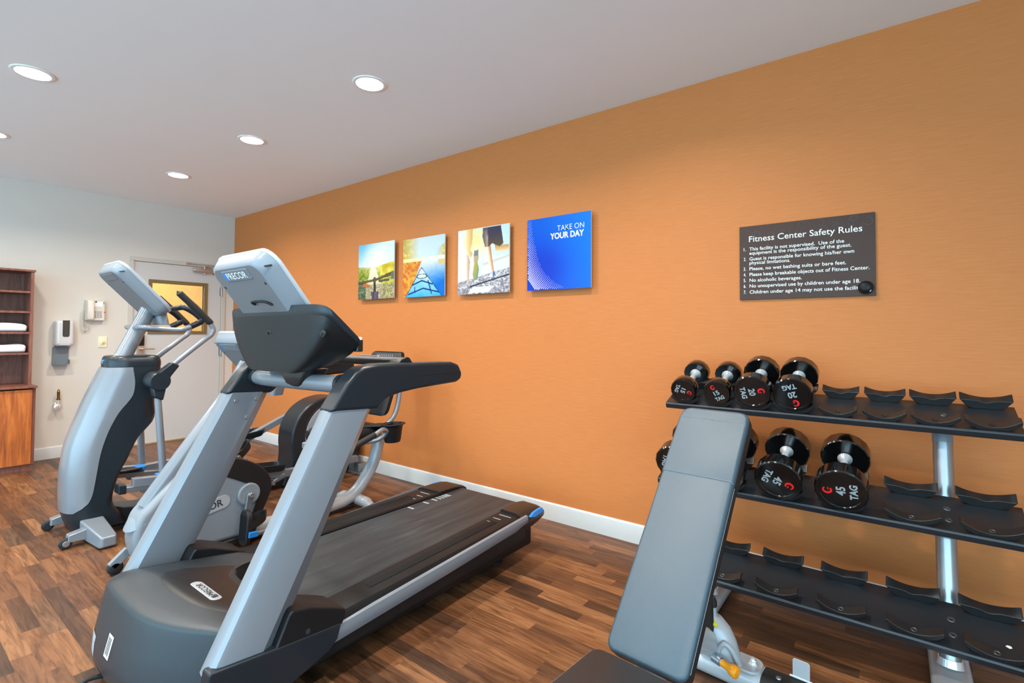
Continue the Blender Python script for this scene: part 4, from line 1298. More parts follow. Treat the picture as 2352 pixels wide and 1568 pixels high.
# front stabiliser: foot blocks and wheels
for s in (1, -1):
    fx = lambda a: ecx + s * a
    MB().loft([[(fx(0.14), y, z) for y, z in ((-2.03, 0.02), (-1.915, 0.02), (-1.915, 0.125), (-2.03, 0.125))], [(fx(0.385), y, z) for y, z in ((-1.995, 0.005), (-1.905, 0.005), (-1.91, 0.075), (-1.99, 0.075))], [(fx(0.405), y, z) for y, z in ((-1.985, 0.012), (-1.915, 0.012), (-1.918, 0.068), (-1.982, 0.068))]]).build('stabilizer_foot', 'silver', E, bevel=0.010, seg=3)
    MB().loft([[(fx(0.175), y, z) for y, z in ((-2.10, 0.035), (-2.0, 0.03), (-2.0, 0.095), (-2.095, 0.075))], [(fx(0.235), y, z) for y, z in ((-2.10, 0.035), (-2.0, 0.03), (-2.0, 0.095), (-2.095, 0.075))]]).build('wheel_fork', 'silver', E, bevel=0.005)
    wh = MB().lathe([(0.0, -0.013), (0.022, -0.013), (0.026, -0.010), (0.0285, -0.010), (0.031, -0.006), (0.031, 0.006), (0.0285, 0.010), (0.026, 0.010), (0.022, 0.013), (0, 0.013)], (fx(0.218), -2.105, 0.031), X, 24).build('transport_wheel', 'rubber', E)
    MB().lathe([(0.0, 0.0), (0.017, 0.0), (0.015, 0.004), (0.0, 0.005)], (fx(0.218) + s * 0.0131, -2.105, 0.031), X * s, 18).build('wheel_hub', 'steel', wh)
# neck, fixed handlebar
MB().tube([(ecx, -1.83, 1.05), (ecx, -1.80, 1.086), (ecx, -1.655, 1.42), (ecx, -1.64, 1.455)], 0.048, 20).build('neck_tube', 'silver', E)
fh = MB()
for s in (1, -1):
    fh.tube([(ecx + s * 0.03, -1.745, 1.270), (ecx + s * 0.10, -1.752, 1.277), (ecx + s * 0.165, -1.72, 1.275), (ecx + s * 0.18, -1.60, 1.262), (ecx + s * 0.18, -1.525, 1.262), (ecx + s * 0.18, -1.455, 1.292)], 0.0165, 14, smooth=6)
fho = fh.build('fixed_handlebar', 'silver', E)
for s in (1, -1):
    MB().tube([(ecx + s * 0.18, -1.475, 1.283), (ecx + s * 0.18, -1.418, 1.315), (ecx + s * 0.18, -1.412, 1.342), (ecx + s * 0.172, -1.46, 1.385), (ecx + s * 0.16, -1.508, 1.413), (ecx + s * 0.12, -1.53, 1.410), (ecx + s * 0.06, -1.55, 1.405)], [0.020, 0.023, 0.020, 0.019, 0.019, 0.018, 0.016], 14, smooth=6).build('handlebar_grip', 'slate', fho)
ec = console(E, ecx, (-1.912, 1.628), math.radians(43.5), 0.385, hb=0.175, hf=0.205, th=0.08, words='', wm='shellback')
MB().loft([[(ecx + u * 0.9, -1.60 + v + d * 0.2, 1.315 - d) for u, v in rrect(0.10, 0.03, 0.02)] for d in (-0.06, 0.0, 0.022)]).build('lower_housing', 'shell', ec, smooth=50)
# moving arms with pivots
def moving(s):
    x = ecx + s * 0.30
    dy = 0.0 if s > 0 else 0.072
    k = lambda y, z: (x, y + dy, z)
    lo_y = 0.0 if s > 0 else -0.01
    up = MB().tube([k(-1.395, 1.302), k(-1.379, 1.263), k(-1.394, 1.227), k(-1.432, 1.196), k(-1.594, 1.055), k(-1.66, 0.985)], 0.0175, 14, smooth=6).build('moving_arm', 'silver', E)
    MB().tube([k(-1.592, 1.505), k(-1.588, 1.50), k(-1.50, 1.414), k(-1.41, 1.322), k(-1.397, 1.304)], [0.010, 0.021, 0.0225, 0.0215, 0.020], 14, smooth=3).build('arm_grip', 'rubber', up)
    br = MB()
    yy = -1.69 + dy
    prof = [(-1.583 + dy, 1.030), (-1.628 + dy, 1.052), (-1.72 + dy, 0.975), (-1.738 + dy, 0.93), (-1.722 + dy, 0.835), (-1.672 + dy, 0.812), (-1.655 + dy, 0.90), (-1.63 + dy, 0.965)]
    br.prism_x(prof, x - 0.03, x + 0.03)
    p = br.build('pivot_bracket', 'slate', up, bevel=0.010, seg=3)
    MB().lathe([(0, 0), (0.055, 0), (0.058, 0.01), (0.058, 0.13), (0.054, 0.14), (0, 0.14)], (ecx + s * 0.20, -1.692 + dy, 0.935), X * s, 28).build('pivot_cap', 'slate', up)
    MB().tube([k(-1.695, 0.83), k(-1.65, 0.27) if s > 0 else k(-1.66, 0.23)], [0.0195, 0.0225], 14).build('lower_arm', 'silver', up)
moving(1)
moving(-1)
# ramp, foot arms, pedals
for s in (1, -1):
    x = ecx + s * 0.22
    MB().loft([[(x - 0.035, y, z), (x + 0.035, y, z), (x + 0.035, y, z + 0.03), (x + 0.02, y, z + 0.038), (x - 0.02, y, z + 0.038), (x - 0.035, y, z + 0.03)] for y, z in ((-1.84, 0.262), (-1.50, 0.222), (-0.90, 0.085))]).build('ramp_rail', 'steel', E, bevel=0.004)
    MB().loft([[(x - 0.045, y, z) , (x + 0.045, y, z), (x + 0.045, y, z + 0.055), (x - 0.045, y, z + 0.055)] for y, z in ((-1.875, 0.258), (-1.835, 0.254))]).build('ramp_end', 'slate', E, bevel=0.006)
    x2 = ecx + s * 0.235
    a = MB()
    if s > 0:
        path = [(-1.80, 0.318), (-1.64, 0.30), (-1.2, 0.235), (-0.85, 0.165), (-0.65, 0.160), (-0.16, 0.150)]
    else:
        path = [(-1.75, 0.30), (-1.60, 0.285), (-1.25, 0.30), (-0.98, 0.345), (-0.60, 0.50), (-0.27, 0.632)]
    a.loft([[(x2 - 0.024, y, z - 0.034), (x2 + 0.024, y, z - 0.034), (x2 + 0.024, y, z + 0.02), (x2 - 0.024, y, z + 0.02)] for y, z in path])
    fa = a.build('foot_arm', 'silver', E, bevel=0.004)
    MB().lathe([(0, 0), (0.027, 0), (0.029, 0.004), (0.029, 0.02), (0.027, 0.024), (0, 0.024)], (x2 + 0.0 - 0.012, -1.735 if s > 0 else -1.68, 0.262 if s > 0 else 0.245), X, 20).build('roller', 'steel', E)
    MB().loft([[(ecx + s * 0.20 + u, -1.70 + v, z) for u, v in rrect(0.05, 0.075, 0.03)] for z in ((0.305, 0.32) if s > 0 else (0.29, 0.305))]).build('arm_cover', 'brownblack', E, bevel=0.004)
    MB().loft([[(ecx + s * 0.205 + u, -1.635 + v, z) for u, v in rrect(0.045, 0.03, 0.02)] for z in ((0.303, 0.326) if s > 0 else (0.288, 0.311))]).build('blue_end', 'blue', E, bevel=0.004)
    # pedal tray with raised rim
    y0, z0 = (-0.995, 0.205) if s > 0 else (-0.93, 0.375)
    sl = -0.10 if s > 0 else 0.10
    def pr(h, l, r, dz_):
        return [(x2 + u, y0 + v, z0 + v * sl + dz_) for u, v in rrect(h, l, r)]
    hx, hy = (0.075, 0.165)
    MB().loft([pr(hx - 0.01, hy - 0.015, 0.05, 0.0), pr(hx, hy, 0.055, 0.02), pr(hx + 0.004, hy + 0.004, 0.055, 0.05), pr(hx - 0.004, hy - 0.004, 0.05, 0.052), pr(hx - 0.012, hy - 0.012, 0.045, 0.02), pr(hx - 0.03, hy - 0.03, 0.04, 0.017)]).build('foot_pedal', 'slate', E, smooth=40)
# rear drive housing with discs
hp = smooth2([(-0.70, 0.05), (-0.70, 0.13), (-0.69, 0.25), (-0.695, 0.36), (-0.68, 0.47), (-0.62, 0.58), (-0.52, 0.655), (-0.40, 0.69), (-0.28, 0.69), (-0.17, 0.65), (-0.08, 0.57), (-0.035, 0.46), (-0.03, 0.35), (-0.045, 0.2), (-0.06, 0.03)], 4)
rh = MB().prism_x(hp + [(-0.10, 0.015), (-0.66, 0.015)], ecx - 0.12, ecx + 0.12).build('drive_housing', 'slate', E, bevel=0.035, seg=4)
MB().loft([[(ecx + 0.02 * 0 + a_, y, z) for a_, y, z in ((-0.13, -0.775, 0.02), (0.13, -0.775, 0.02), (0.13, -0.68, 0.02), (-0.13, -0.68, 0.02))], [(ecx + a_, y, z) for a_, y, z in ((-0.12, -0.74, 0.10), (0.12, -0.74, 0.10), (0.12, -0.68, 0.16), (-0.12, -0.68, 0.16))]]).build('housing_toe', 'slate', rh, bevel=0.01)
lab = MB().obox((ecx - 0.04, -0.752, 0.075), X, Vector((0, 0.4, 0.9)).normalized(), Vector((0, -0.9, 0.4)).normalized(), 0.035, 0.018, 0.0012)
lab.build('caution_label', 'yellow', rh, smooth=0)
for s in (1, -1):
    dk = MB().lathe([(0, 0), (0.268, 0), (0.272, 0.006), (0.262, 0.012), (0.10, 0.022), (0, 0.024)], (ecx + s * 0.119, -0.315, 0.375), X * s, 40).build('side_disc', 'silver2', rh)
    MB().lathe([(0.273, 0.0), (0.285, 0), (0.284, 0.004), (0.273, 0.005)], (ecx + s * 0.119, -0.315, 0.375), X * s, 40).build('disc_gasket', 'rubber', rh)
MB().tube([(ecx + 0.235, -0.96, 0.085), (ecx + 0.235, -0.90, 0.115)], [0.012, 0.013], 12).build('link_rod', 'steel', E)
MB().tube([(ecx + 0.235, -0.915, 0.108), (ecx + 0.235, -0.83, 0.150)], [0.017, 0.032], 16).build('link_cone', 'silver', E)
MB().box((ecx + 0.13, -0.17, 0.03), (ecx + 0.28, -0.08, 0.10)).build('rear_foot_block', 'steel', E, bevel=0.006)
MB().box((ecx - 0.30, -0.16, 0.0), (ecx + 0.30, -0.09, 0.03)).build('rear_crossbar', 'silver', E, bevel=0.006)
# ------------------------------------------------------------------ recumbent exercise bike
B = thing('recumbent_bike', 'silver recumbent exercise bike standing between the elliptical and the treadmill', 'exercise bike', (3.47, -1.2, 0))
bcx = 3.47
side = smooth2([(-1.97, 0.07), (-1.995, 0.16), (-1.995, 0.24), (-1.975, 0.31), (-1.935, 0.355), (-1.87, 0.42), (-1.78, 0.50), (-1.70, 0.54), (-1.60, 0.545), (-1.52, 0.52), (-1.45, 0.492), (-1.38, 0.445), (-1.325, 0.379), (-1.312, 0.321), (-1.325, 0.267), (-1.37, 0.17), (-1.42, 0.06)], 3)
shb = MB().prism_x(side, bcx - 0.085, bcx + 0.085).build('drive_shroud', 'silver2', B, bevel=0.03, seg=4)
rear = smooth2([(-1.66, 0.552), (-1.60, 0.550), (-1.52, 0.525), (-1.45, 0.497), (-1.375, 0.449), (-1.319, 0.381), (-1.306, 0.321), (-1.319, 0.265), (-1.37, 0.15), (-1.41, 0.05), (-1.47, 0.05), (-1.43, 0.17), (-1.40, 0.27), (-1.415, 0.335), (-1.47, 0.370), (-1.56, 0.42), (-1.66, 0.462)], 3)
MB().prism_x(rear, bcx - 0.0895, bcx + 0.0895).build('rear_shroud', 'brownblack', shb, bevel=0.02, seg=3)
# name badge on the side
u_ = Vector((0, math.cos(-0.0), 0))
bd = Vector((bcx + 0.0855, -1.68, 0.275))
ey_ = Vector((0, 0.965, -0.26)).normalized()
ez_ = Vector((0, 0.26, 0.965)).normalized()
ey_, ez_ = Vector((0, 0.985, 0.17)).normalized(), Vector((0, -0.17, 0.985)).normalized()
MB().loft([[bd + ey_ * a + ez_ * b_ + X * d for a, b_ in rrect(0.135, 0.036, 0.034, 6)] for d in (-0.002, 0.003)]).build('name_badge', 'silvertape', shb, bevel=0.001)
MB().text('PRECOR', bd - ey_ * 0.095 - ez_ * 0.017 + X * 0.0033, ey_, ez_, w=0.19, h=0.036, bold=0.015).build('badge_lettering', 'darkink', shb, smooth=0)
# crank
ax = (bcx + 0.09, -1.447, 0.303)
dk = MB().lathe([(0, 0), (0.062, 0), (0.064, 0.004), (0.064, 0.012), (0.056, 0.018), (0.03, 0.016), (0, 0.016)], (bcx + 0.088, -1.447, 0.303), X, 32).build('crank_disc', 'silver2', B)
def crank(s, ang):
    d = Vector((0, math.sin(ang), -math.cos(ang)))
    o = Vector((bcx + s * 0.118, -1.447, 0.303))
    n_ = Vector((0, d.z, -d.y))
    c = MB()
    c.loft([[o + d * a + n_ * w_ + X * s * q for a, w_, q in ((t, -w, -0.008), (t, w, -0.008), (t, w, 0.009), (t, -w, 0.009))] for t, w in ((-0.014, 0.012), (0.0, 0.021), (0.02, 0.019), (0.15, 0.013), (0.178, 0.013), (0.188, 0.006))])
    co = c.build('crank_arm', 'steel', B, bevel=0.004)
    MB().lathe([(0.0, 0), (0.016, 0), (0.016, 0.008), (0.011, 0.011), (0, 0.009)], o + X * s * 0.009, X * s, 18).build('crank_bolt', 'steel', co)
    pc = o + d * 0.17 + X * s * 0.075
    return pc
pc = crank(1, math.radians(-12))
def pedal(pc, tl):
    a = Vector((0, math.sin(tl), math.cos(tl)))
    b_ = Vector((0, math.cos(tl), -math.sin(tl)))
    p = MB().loft([[pc + a * v + X * u * 1.0 + b_ * d for u, v in rrect(0.048, 0.098, 0.04)] for d in (-0.018, 0.012)]).build('pedal', 'rubber', B, bevel=0.008, seg=3)
    g = MB()
    for q in range(5):
        g.tube([pc + a * -0.07 + X * (q - 2) * 0.015 - b_ * 0.019, pc + a * 0.07 + X * (q - 2) * 0.015 - b_ * 0.019], 0.003, 6)
    g.build('pedal_ribs', 'black', p)
    st = MB()
    pts = [pc + X * math.cos(t) * 0.053 + b_ * (0.004 + 0.105 * max(0, math.sin(t)) ** 0.8) + a * (0.02 + 0.035 * math.sin(t)) for t in [PI * i / 16 for i in range(17)]]
    n_ = len(pts)
    vs = [p_ - a * 0.022 for p_ in pts] + [p_ + a * 0.022 for p_ in pts]
    cx_ = pc + a * 0.02
    vs2 = [cx_ + (v - cx_) * 0.93 for v in vs]
    st.add(vs + vs2, [(i, i + 1, n_ + i + 1, n_ + i) for i in range(n_ - 1)] + [(2 * n_ + i, 3 * n_ + i, 3 * n_ + i + 1, 2 * n_ + i + 1) for i in range(n_ - 1)] + [(i, 2 * n_ + i, 2 * n_ + i + 1, i + 1) for i in range(n_ - 1)] + [(n_ + i, n_ + i + 1, 3 * n_ + i + 1, 3 * n_ + i) for i in range(n_ - 1)] + [(0, n_, 3 * n_, 2 * n_), (n_ - 1, 3 * n_ - 1, 4 * n_ - 1, 2 * n_ - 1)])
    st.build('pedal_strap', 'rubber', p, smooth=40)
    MB().obox(pc + X * 0.054 + b_ * 0.018 - a * 0.03, X, b_, a, 0.007, 0.026, 0.016).build('strap_buckle', 'blue', p, bevel=0.004)
pedal(Vector((3.625, -1.487, 0.135)), math.radians(4))
pc2 = crank(-1, math.radians(168))
pedal(Vector((bcx - 0.19, -1.40, 0.455)), math.radians(-20))
# frame
MB().tube([(bcx, -1.93, 0.335), (bcx, -1.75, 0.585), (bcx, -1.60, 0.79), (bcx, -1.50, 0.93), (bcx, -1.43, 1.06)], 0.043, 18, smooth=3).build('neck_tube', 'silver', B)
sock = MB()
sock.loft([[(bcx + 0.075 * math.cos(a_) * k, -1.955 + q + 0.055 * math.sin(a_) * k, z + 0.055 * math.sin(a_) * 0.6) for a_ in [2 * PI * i / 20 for i in range(20)]] for k, q, z in ((1.15, 0.0, 0.27), (1.1, 0.015, 0.31), (0.95, 0.03, 0.335), (0.8, 0.035, 0.335))])
sock.build('neck_socket', 'silver2', shb, smooth=50)
for y, z in ((-1.945, 0.362), (-1.79, 0.57)):
    MB().lathe([(0, 0), (0.008, 0), (0.008, 0.003), (0, 0.003)], (bcx, y, z + 0.008), Vector((0, -0.8, 0.6)), 10).build('socket_screw', 'darkink', B)
fr = MB()
fr.tube([(bcx, -1.5, 0.07), (bcx, -1.2, 0.055), (bcx, -0.95, 0.052), (bcx, -0.76, 0.058), (bcx, -0.645, 0.10), (bcx, -0.56, 0.185), (bcx, -0.49, 0.29), (bcx, -0.45, 0.42), (bcx, -0.44, 0.47)], 0.044, 18, smooth=5)
fr.build('main_frame', 'cast', B)
MB().tube([(bcx + 0.06, -1.46, 0.045), (bcx + 0.055, -1.2, 0.04), (bcx + 0.04, -0.9, 0.042)], 0.016, 12).build('frame_rod', 'steel', B)
MB().box((bcx - 0.10, -1.95, 0.035), (bcx + 0.10, -1.40, 0.07)).build('base_plate', 'brownblack', B, bevel=0.008)
MB().box((bcx - 0.035, -1.42, 0.0), (bcx + 0.035, -0.68, 0.03)).build('floor_beam', 'brownblack', B, bevel=0.006)
sf = MB()
for s in (1, -1):
    sf.tube([(bcx, -0.64, 0.052), (bcx + s * 0.14, -0.645, 0.048), (bcx + s * 0.19, -0.65, 0.034)], [0.040, 0.036, 0.026], 16)
sf.build('rear_stabilizer', 'cast', B)
for s in (1, -1):
    MB().obox((bcx + s * 0.095, -2.005, 0.075), X, Vector((0, 0.75, 0.66)), Vector((0, -0.66, 0.75)), 0.014, 0.05, 0.022).build('wheel_bracket', 'silver2', B, bevel=0.005)
    wh = MB().lathe([(0, -0.014), (0.024, -0.014), (0.029, -0.012), (0.034, -0.008), (0.034, 0.008), (0.029, 0.012), (0.024, 0.014), (0, 0.014)], (bcx + s * 0.115 - s * 0.02, -2.025, 0.034), X, 24).build('transport_wheel', 'rubber', B)
    MB().lathe([(0, 0), (0.015, 0), (0.013, 0.004), (0, 0.005)], (bcx + s * 0.109, -2.025, 0.034), X * s, 14).build('wheel_hub', 'steel', wh)
# console, handlebar
bc = console(B, bcx, (-1.555, 1.192), math.radians(42), 0.33, hb=0.185, hf=0.225, th=0.075, lit=False)
hb = MB()
for s in (1, -1):
    hb.tube([(bcx, -1.42, 1.02), (bcx + s * 0.12, -1.40, 1.03), (bcx + s * 0.20, -1.37, 1.06), (bcx + s * 0.215, -1.36, 1.02), (bcx + s * 0.215, -1.35, 0.94)], 0.017, 12, smooth=5)
hb.build('front_handlebar', 'rubber', B)
MB().loft([[(bcx + 0.12 + u, -1.31 + v * 0.7, z) for u, v in rrect(a_, 0.05, 0.02)] for a_, z in ((0.03, 0.868), (0.04, 0.89), (0.055, 0.92), (0.055, 0.93))]).build('cable_cover', 'silver2', B, smooth=50)
# seat
se = MB().loft([[(bcx + u, -0.745 + v, z - 0.01 + 0.12 * v * 0.3) for u, v in rrect(a_, b_, 0.10, 6)] for a_, b_, z in ((0.17, 0.18, 0.500), (0.205, 0.215, 0.525), (0.21, 0.22, 0.56), (0.19, 0.20, 0.59), (0.13, 0.14, 0.602))]).build('seat_cushion', 'black', B, smooth=60)
MB().box((bcx - 0.12, -1.0, 0.455), (bcx + 0.12, -0.62, 0.50)).build('seat_carriage', 'silver2', B, bevel=0.01)
MB().tube([(bcx, -1.02, 0.07), (bcx, -0.92, 0.46)], 0.045, 16).build('seat_post', 'brownblack', B)
MB().tube([(bcx + 0.13, -0.98, 0.605), (bcx + 0.15, -1.06, 0.615), (bcx + 0.15, -1.12, 0.612)], [0.009, 0.015, 0.017], 12).build('recline_lever', 'rubber', B)
MB().tube([(bcx + 0.13, -1.02, 0.515), (bcx + 0.135, -1.07, 0.515), (bcx + 0.135, -1.09, 0.49), (bcx + 0.135, -1.07, 0.462), (bcx + 0.13, -1.02, 0.458)], 0.007, 10, smooth=5).build('adjuster_handle', 'blue', B)
# back rest: tube frame, padded mesh back and headrest
bk = MB()
for s in (1, -1):
    bk.tube([(bcx + s * 0.10, -0.68, 0.50), (bcx + s * 0.15, -0.55, 0.56), (bcx + s * 0.17, -0.46, 0.62), (bcx + s * 0.17, -0.41, 0.72), (bcx + s * 0.15, -0.37, 0.90), (bcx + s * 0.10, -0.345, 1.04)], 0.018, 12, smooth=5)
bk.build('backrest_frame', 'silver', B)
def bsec(h, z0, z1, d):
    out = []
    for u, v in rrect(h, (z1 - z0) / 2, 0.05, 6):
        z = (z0 + z1) / 2 + v
        out.append((bcx + u, -0.545 + (z - 0.62) * 0.36 + d - 0.25 * u * u, z))
    return out
bp = MB().loft([bsec(0.17, 0.66, 1.09, -0.01), bsec(0.185, 0.645, 1.105, 0.0), bsec(0.185, 0.645, 1.105, 0.03), bsec(0.17, 0.66, 1.09, 0.038)]).build('backrest', 'black', B, smooth=50)
sl = MB()
for q in range(9):
    x = bcx - 0.088 + q * 0.022
    sl.obox((x, -0.545 + (1.06 - 0.62) * 0.36 - 0.0125, 1.058), X, Vector((0, 0.2, 0.98)), Vector((0, -0.98, 0.2)), 0.0055, 0.026, 0.003)
sl.build('vent_slots', 'greyclear', bp)
sd = MB()
for s in (1, -1):
    sd.tube([(bcx + s * 0.10, -0.72, 0.47), (bcx + s * 0.22, -0.62, 0.50), (bcx + s * 0.265, -0.585, 0.555), (bcx + s * 0.27, -0.625, 0.575), (bcx + s * 0.27, -0.70, 0.545), (bcx + s * 0.27, -0.79, 0.518)], 0.0165, 12, smooth=6)
sdo = sd.build('side_handlebar', 'steel', B)
for s in (1, -1):
    MB().tube([(bcx + s * 0.27, -0.69, 0.549), (bcx + s * 0.27, -0.79, 0.518), (bcx + s * 0.27, -0.86, 0.496)], 0.021, 12).build('side_grip', 'rubber', sdo)
bh = []
ctr = Vector((3.72, -0.52, 0))
for r_, z, yo in ((0.046, 0.472, 0), (0.050, 0.485, 0), (0.060, 0.575, 0), (0.064, 0.59, 0), (0.078, 0.597, 0), (0.078, 0.601, 0), (0.058, 0.603, 0), (0.052, 0.575, 0), (0.042, 0.487, 0)):
    bh.append([ctr + Vector((r_ * math.cos(2 * PI * k / 28), r_ * math.sin(2 * PI * k / 28) * 1.25, z)) for k in range(28)])
MB().loft(bh).build('bottle_holder', 'black', B, smooth=50)
MB().loft([[(bcx + 0.13, -0.73, 0.585), (3.72, -0.62, 0.590), (3.70, -0.50, 0.590), (bcx + 0.13, -0.55, 0.585)], [(bcx + 0.13, -0.73, 0.597), (3.72, -0.62, 0.602), (3.70, -0.50, 0.602), (bcx + 0.13, -0.55, 0.597)]]).build('holder_bracket', 'black', B, bevel=0.004)
# ------------------------------------------------------------------ dumbbell rack
R = thing('dumbbell_rack', 'three-tier black dumbbell rack on silver posts against the orange wall', 'dumbbell rack', (6.31, -0.5, 0))
TL = math.radians(19)
SD = Vector((0, math.cos(TL), math.sin(TL)))
SN = Vector((0, -math.sin(TL), math.cos(TL)))
TIER = {1: Vector((0, -0.42, 0.914)), 2: Vector((0, -0.53, 0.569)), 3: Vector((0, -0.63, 0.21))}
SXS = {1: [5.766, 5.920, 6.072, 6.229, 6.387, 6.541, 6.694, 6.850], 2: [5.768, 5.981, 6.192, 6.407, 6.619, 6.833], 3: [5.768, 5.985, 6.190, 6.406, 6.619, 6.828]}
def on(k, x, s, h):
    return Vector((x, 0, 0)) + TIER[k] + SD * s + SN * h
XL, XRR = 5.672, 6.932
shelves = {}
for k in (1, 2, 3):
    w_ = 0.213
    prof = [(0.0, -0.030), (-0.004, -0.026), (-0.005, -0.006), (0.0, 0.0), (w_, 0.0), (w_ + 0.003, -0.004), (w_ + 0.003, -0.022), (w_ - 0.004, -0.022), (w_ - 0.004, -0.006), (0.006, -0.006), (0.006, -0.030)]
    shelves[k] = MB().loft([[on(k, x, s, h) for s, h in prof] for x in (XL, XRR)]).build('rack_shelf', 'rack', R, bevel=0.0015)
    # edge of the left and right end plates
    for x in (XL, XRR - 0.004):
        MB().loft([[on(k, xx, s, h) for s, h in ((0.004, -0.028), (0.004, -0.003), (w_, -0.003), (w_, -0.02))] for xx in (x, x + 0.004)]).build('shelf_end', 'rack', shelves[k], smooth=0)
    for x in (5.886, 6.724):
        for s in ((0.062, 0.132) if k > 1 else (0.10,)):
            b = MB().lathe([(0.004, 0.0), (0.005, 0.0022), (0.010, 0.003), (0.0115, 0.002), (0.0125, 0.0), (0.0125, -0.002), (0.004, -0.002)], on(k, x, s, 0.0), SN, 18)
            b.build('shelf_bolt', 'darksteel', shelves[k])
def saddle(k, x, r, front):
    """curved nylon cradle for a head of radius r; front ones are low, rear ones have a notch"""
    wd = 0.060 + (r - 0.06) * 0.55
    th_ = 0.034 if not front else 0.012
    tipz = (0.040 if front else 0.051) + (r - 0.08) * 0.1
    s0, s1 = (0.006, 0.044) if front else (0.180, 0.216)
    top = []
    for i in range(25):
        u = -1 + 2 * i / 24
        top.append((u * wd, th_ + (tipz - th_) * abs(u) ** 2.0))
    tip = tipz
    poly = [(-wd * 0.55, 0.0), (wd * 0.55, 0.0), (wd * 0.82, 0.010), (wd + 0.005, tip - 0.012), (wd + 0.005, tip + 0.001)] + list(reversed(top)) + [(-wd - 0.005, tip + 0.001), (-wd - 0.005, tip - 0.012), (-wd * 0.82, 0.010)]
    def low(px, pz):                  # front lip of the rear cradles: flat shoulders and a small dip
        dip = 0.009 * math.exp(-(px / (wd * 0.28)) ** 2)
        return min(pz, 0.035 - dip) if pz > 0.010 else pz
    A = [on(k, x + px, s0, pz if front else low(px, pz)) for px, pz in poly]
    Bq = [on(k, x + px, s1, pz) for px, pz in poly]
    o = MB().loft([A, Bq]).build('saddle', 'saddle', R, bevel=0.0022)
    if front:
        MB().lathe([(0.0025, 0.0016), (0.005, 0.0022), (0.0075, 0.0042), (0.009, 0.0034), (0.009, -0.002), (0.0025, -0.002)], on(k, x, (s0 + s1) / 2, 0.0095), SN, 16).build('saddle_screw', 'darksteel' if k > 1 else 'black', o)
    return o
RAD = {1: [0.060, 0.060, 0.0768, 0.0768, 0.068, 0.071, 0.076, 0.080], 2: [0.088] * 6, 3: [0.092, 0.092, 0.09, 0.09, 0.095, 0.1]}
SR = {1: [0.062, 0.062, 0.074, 0.076, 0.064, 0.068, 0.073, 0.078], 2: [0.092] * 6, 3: [0.082, 0.082, 0.082, 0.083, 0.086, 0.09]}
for k in (1, 2, 3):
    for i, x in enumerate(SXS[k]):
        filled = (k == 1 and i < 4) or (k == 2 and i < 4)
        r_ = RAD[k][i] if filled else SR[k][i]
        saddle(k, x, r_, True)
        saddle(k, x, r_, False)
for x in (5.886, 6.724):
    foot = []
    MB().loft([[(x + u, y, 0.004 + 0.033 + v) for u, v in rrect(0.059, 0.033, 0.03, 5)] for y in (-1.02, -0.10)]).build('rack_foot', 'cast', R, smooth=40)
    MB().loft([[(x + u * k_, y, 0.033 + v * k_ + 0.004) for u, v in rrect(0.060, 0.034, 0.03, 5)] for y, k_ in ((-1.04, 0.8), (-1.035, 1.0), (-1.0, 1.0))]).build('foot_cap', 'rubber', R, smooth=40)
    p0, p1 = Vector((x, -0.452, 0.072)), Vector((x, -0.212, 0.925))
    pst = MB().tube([p0, p1], 0.0315, 24).build('rack_post', 'steel', R)
    MB().tube([p0 - Vector((0, 0, 0.006)), p0 + (p1 - p0) * 0.022], [0.041, 0.036], 24).build('post_collar', 'chrome', pst)
    for k in (1, 2, 3):
        c = TIER[k] + SD * 0.10
        f = (c.z - p0.z) / (p1.z - p0.z)
        pp = p0 + (p1 - p0) * f
        dn = (p0 - p1).normalized()
        q = Vector((x, pp.y, pp.z))
        MB().tube([q + dn * 0.125, q + dn * 0.02], 0.0328, 24).build('post_sleeve', 'silver', pst)
        MB().loft([[on(k, x + a, s, -0.006) for a, s in ((-0.03, 0.05), (0.03, 0.05), (0.03, 0.18), (-0.03, 0.18))], [Vector((x + a, y, z)) for a, y, z in ((-0.026, pp.y - 0.02, pp.z - 0.05), (0.026, pp.y - 0.02, pp.z - 0.05), (0.026, pp.y + 0.025, pp.z - 0.02), (-0.026, pp.y + 0.025, pp.z - 0.02))]]).build('shelf_bracket', 'silver', pst, bevel=0.003)
MB().loft([[on(3, 6.862 + u, 0.077 + v, z) for u, v in ((-0.008, 0.0), (-0.003, 0.006), (0.006, 0.005), (0.008, -0.002), (0.001, -0.006))] for z in (0.0002, 0.0008)]).build('paper_scrap', 'whiteink', shelves[3], smooth=0)

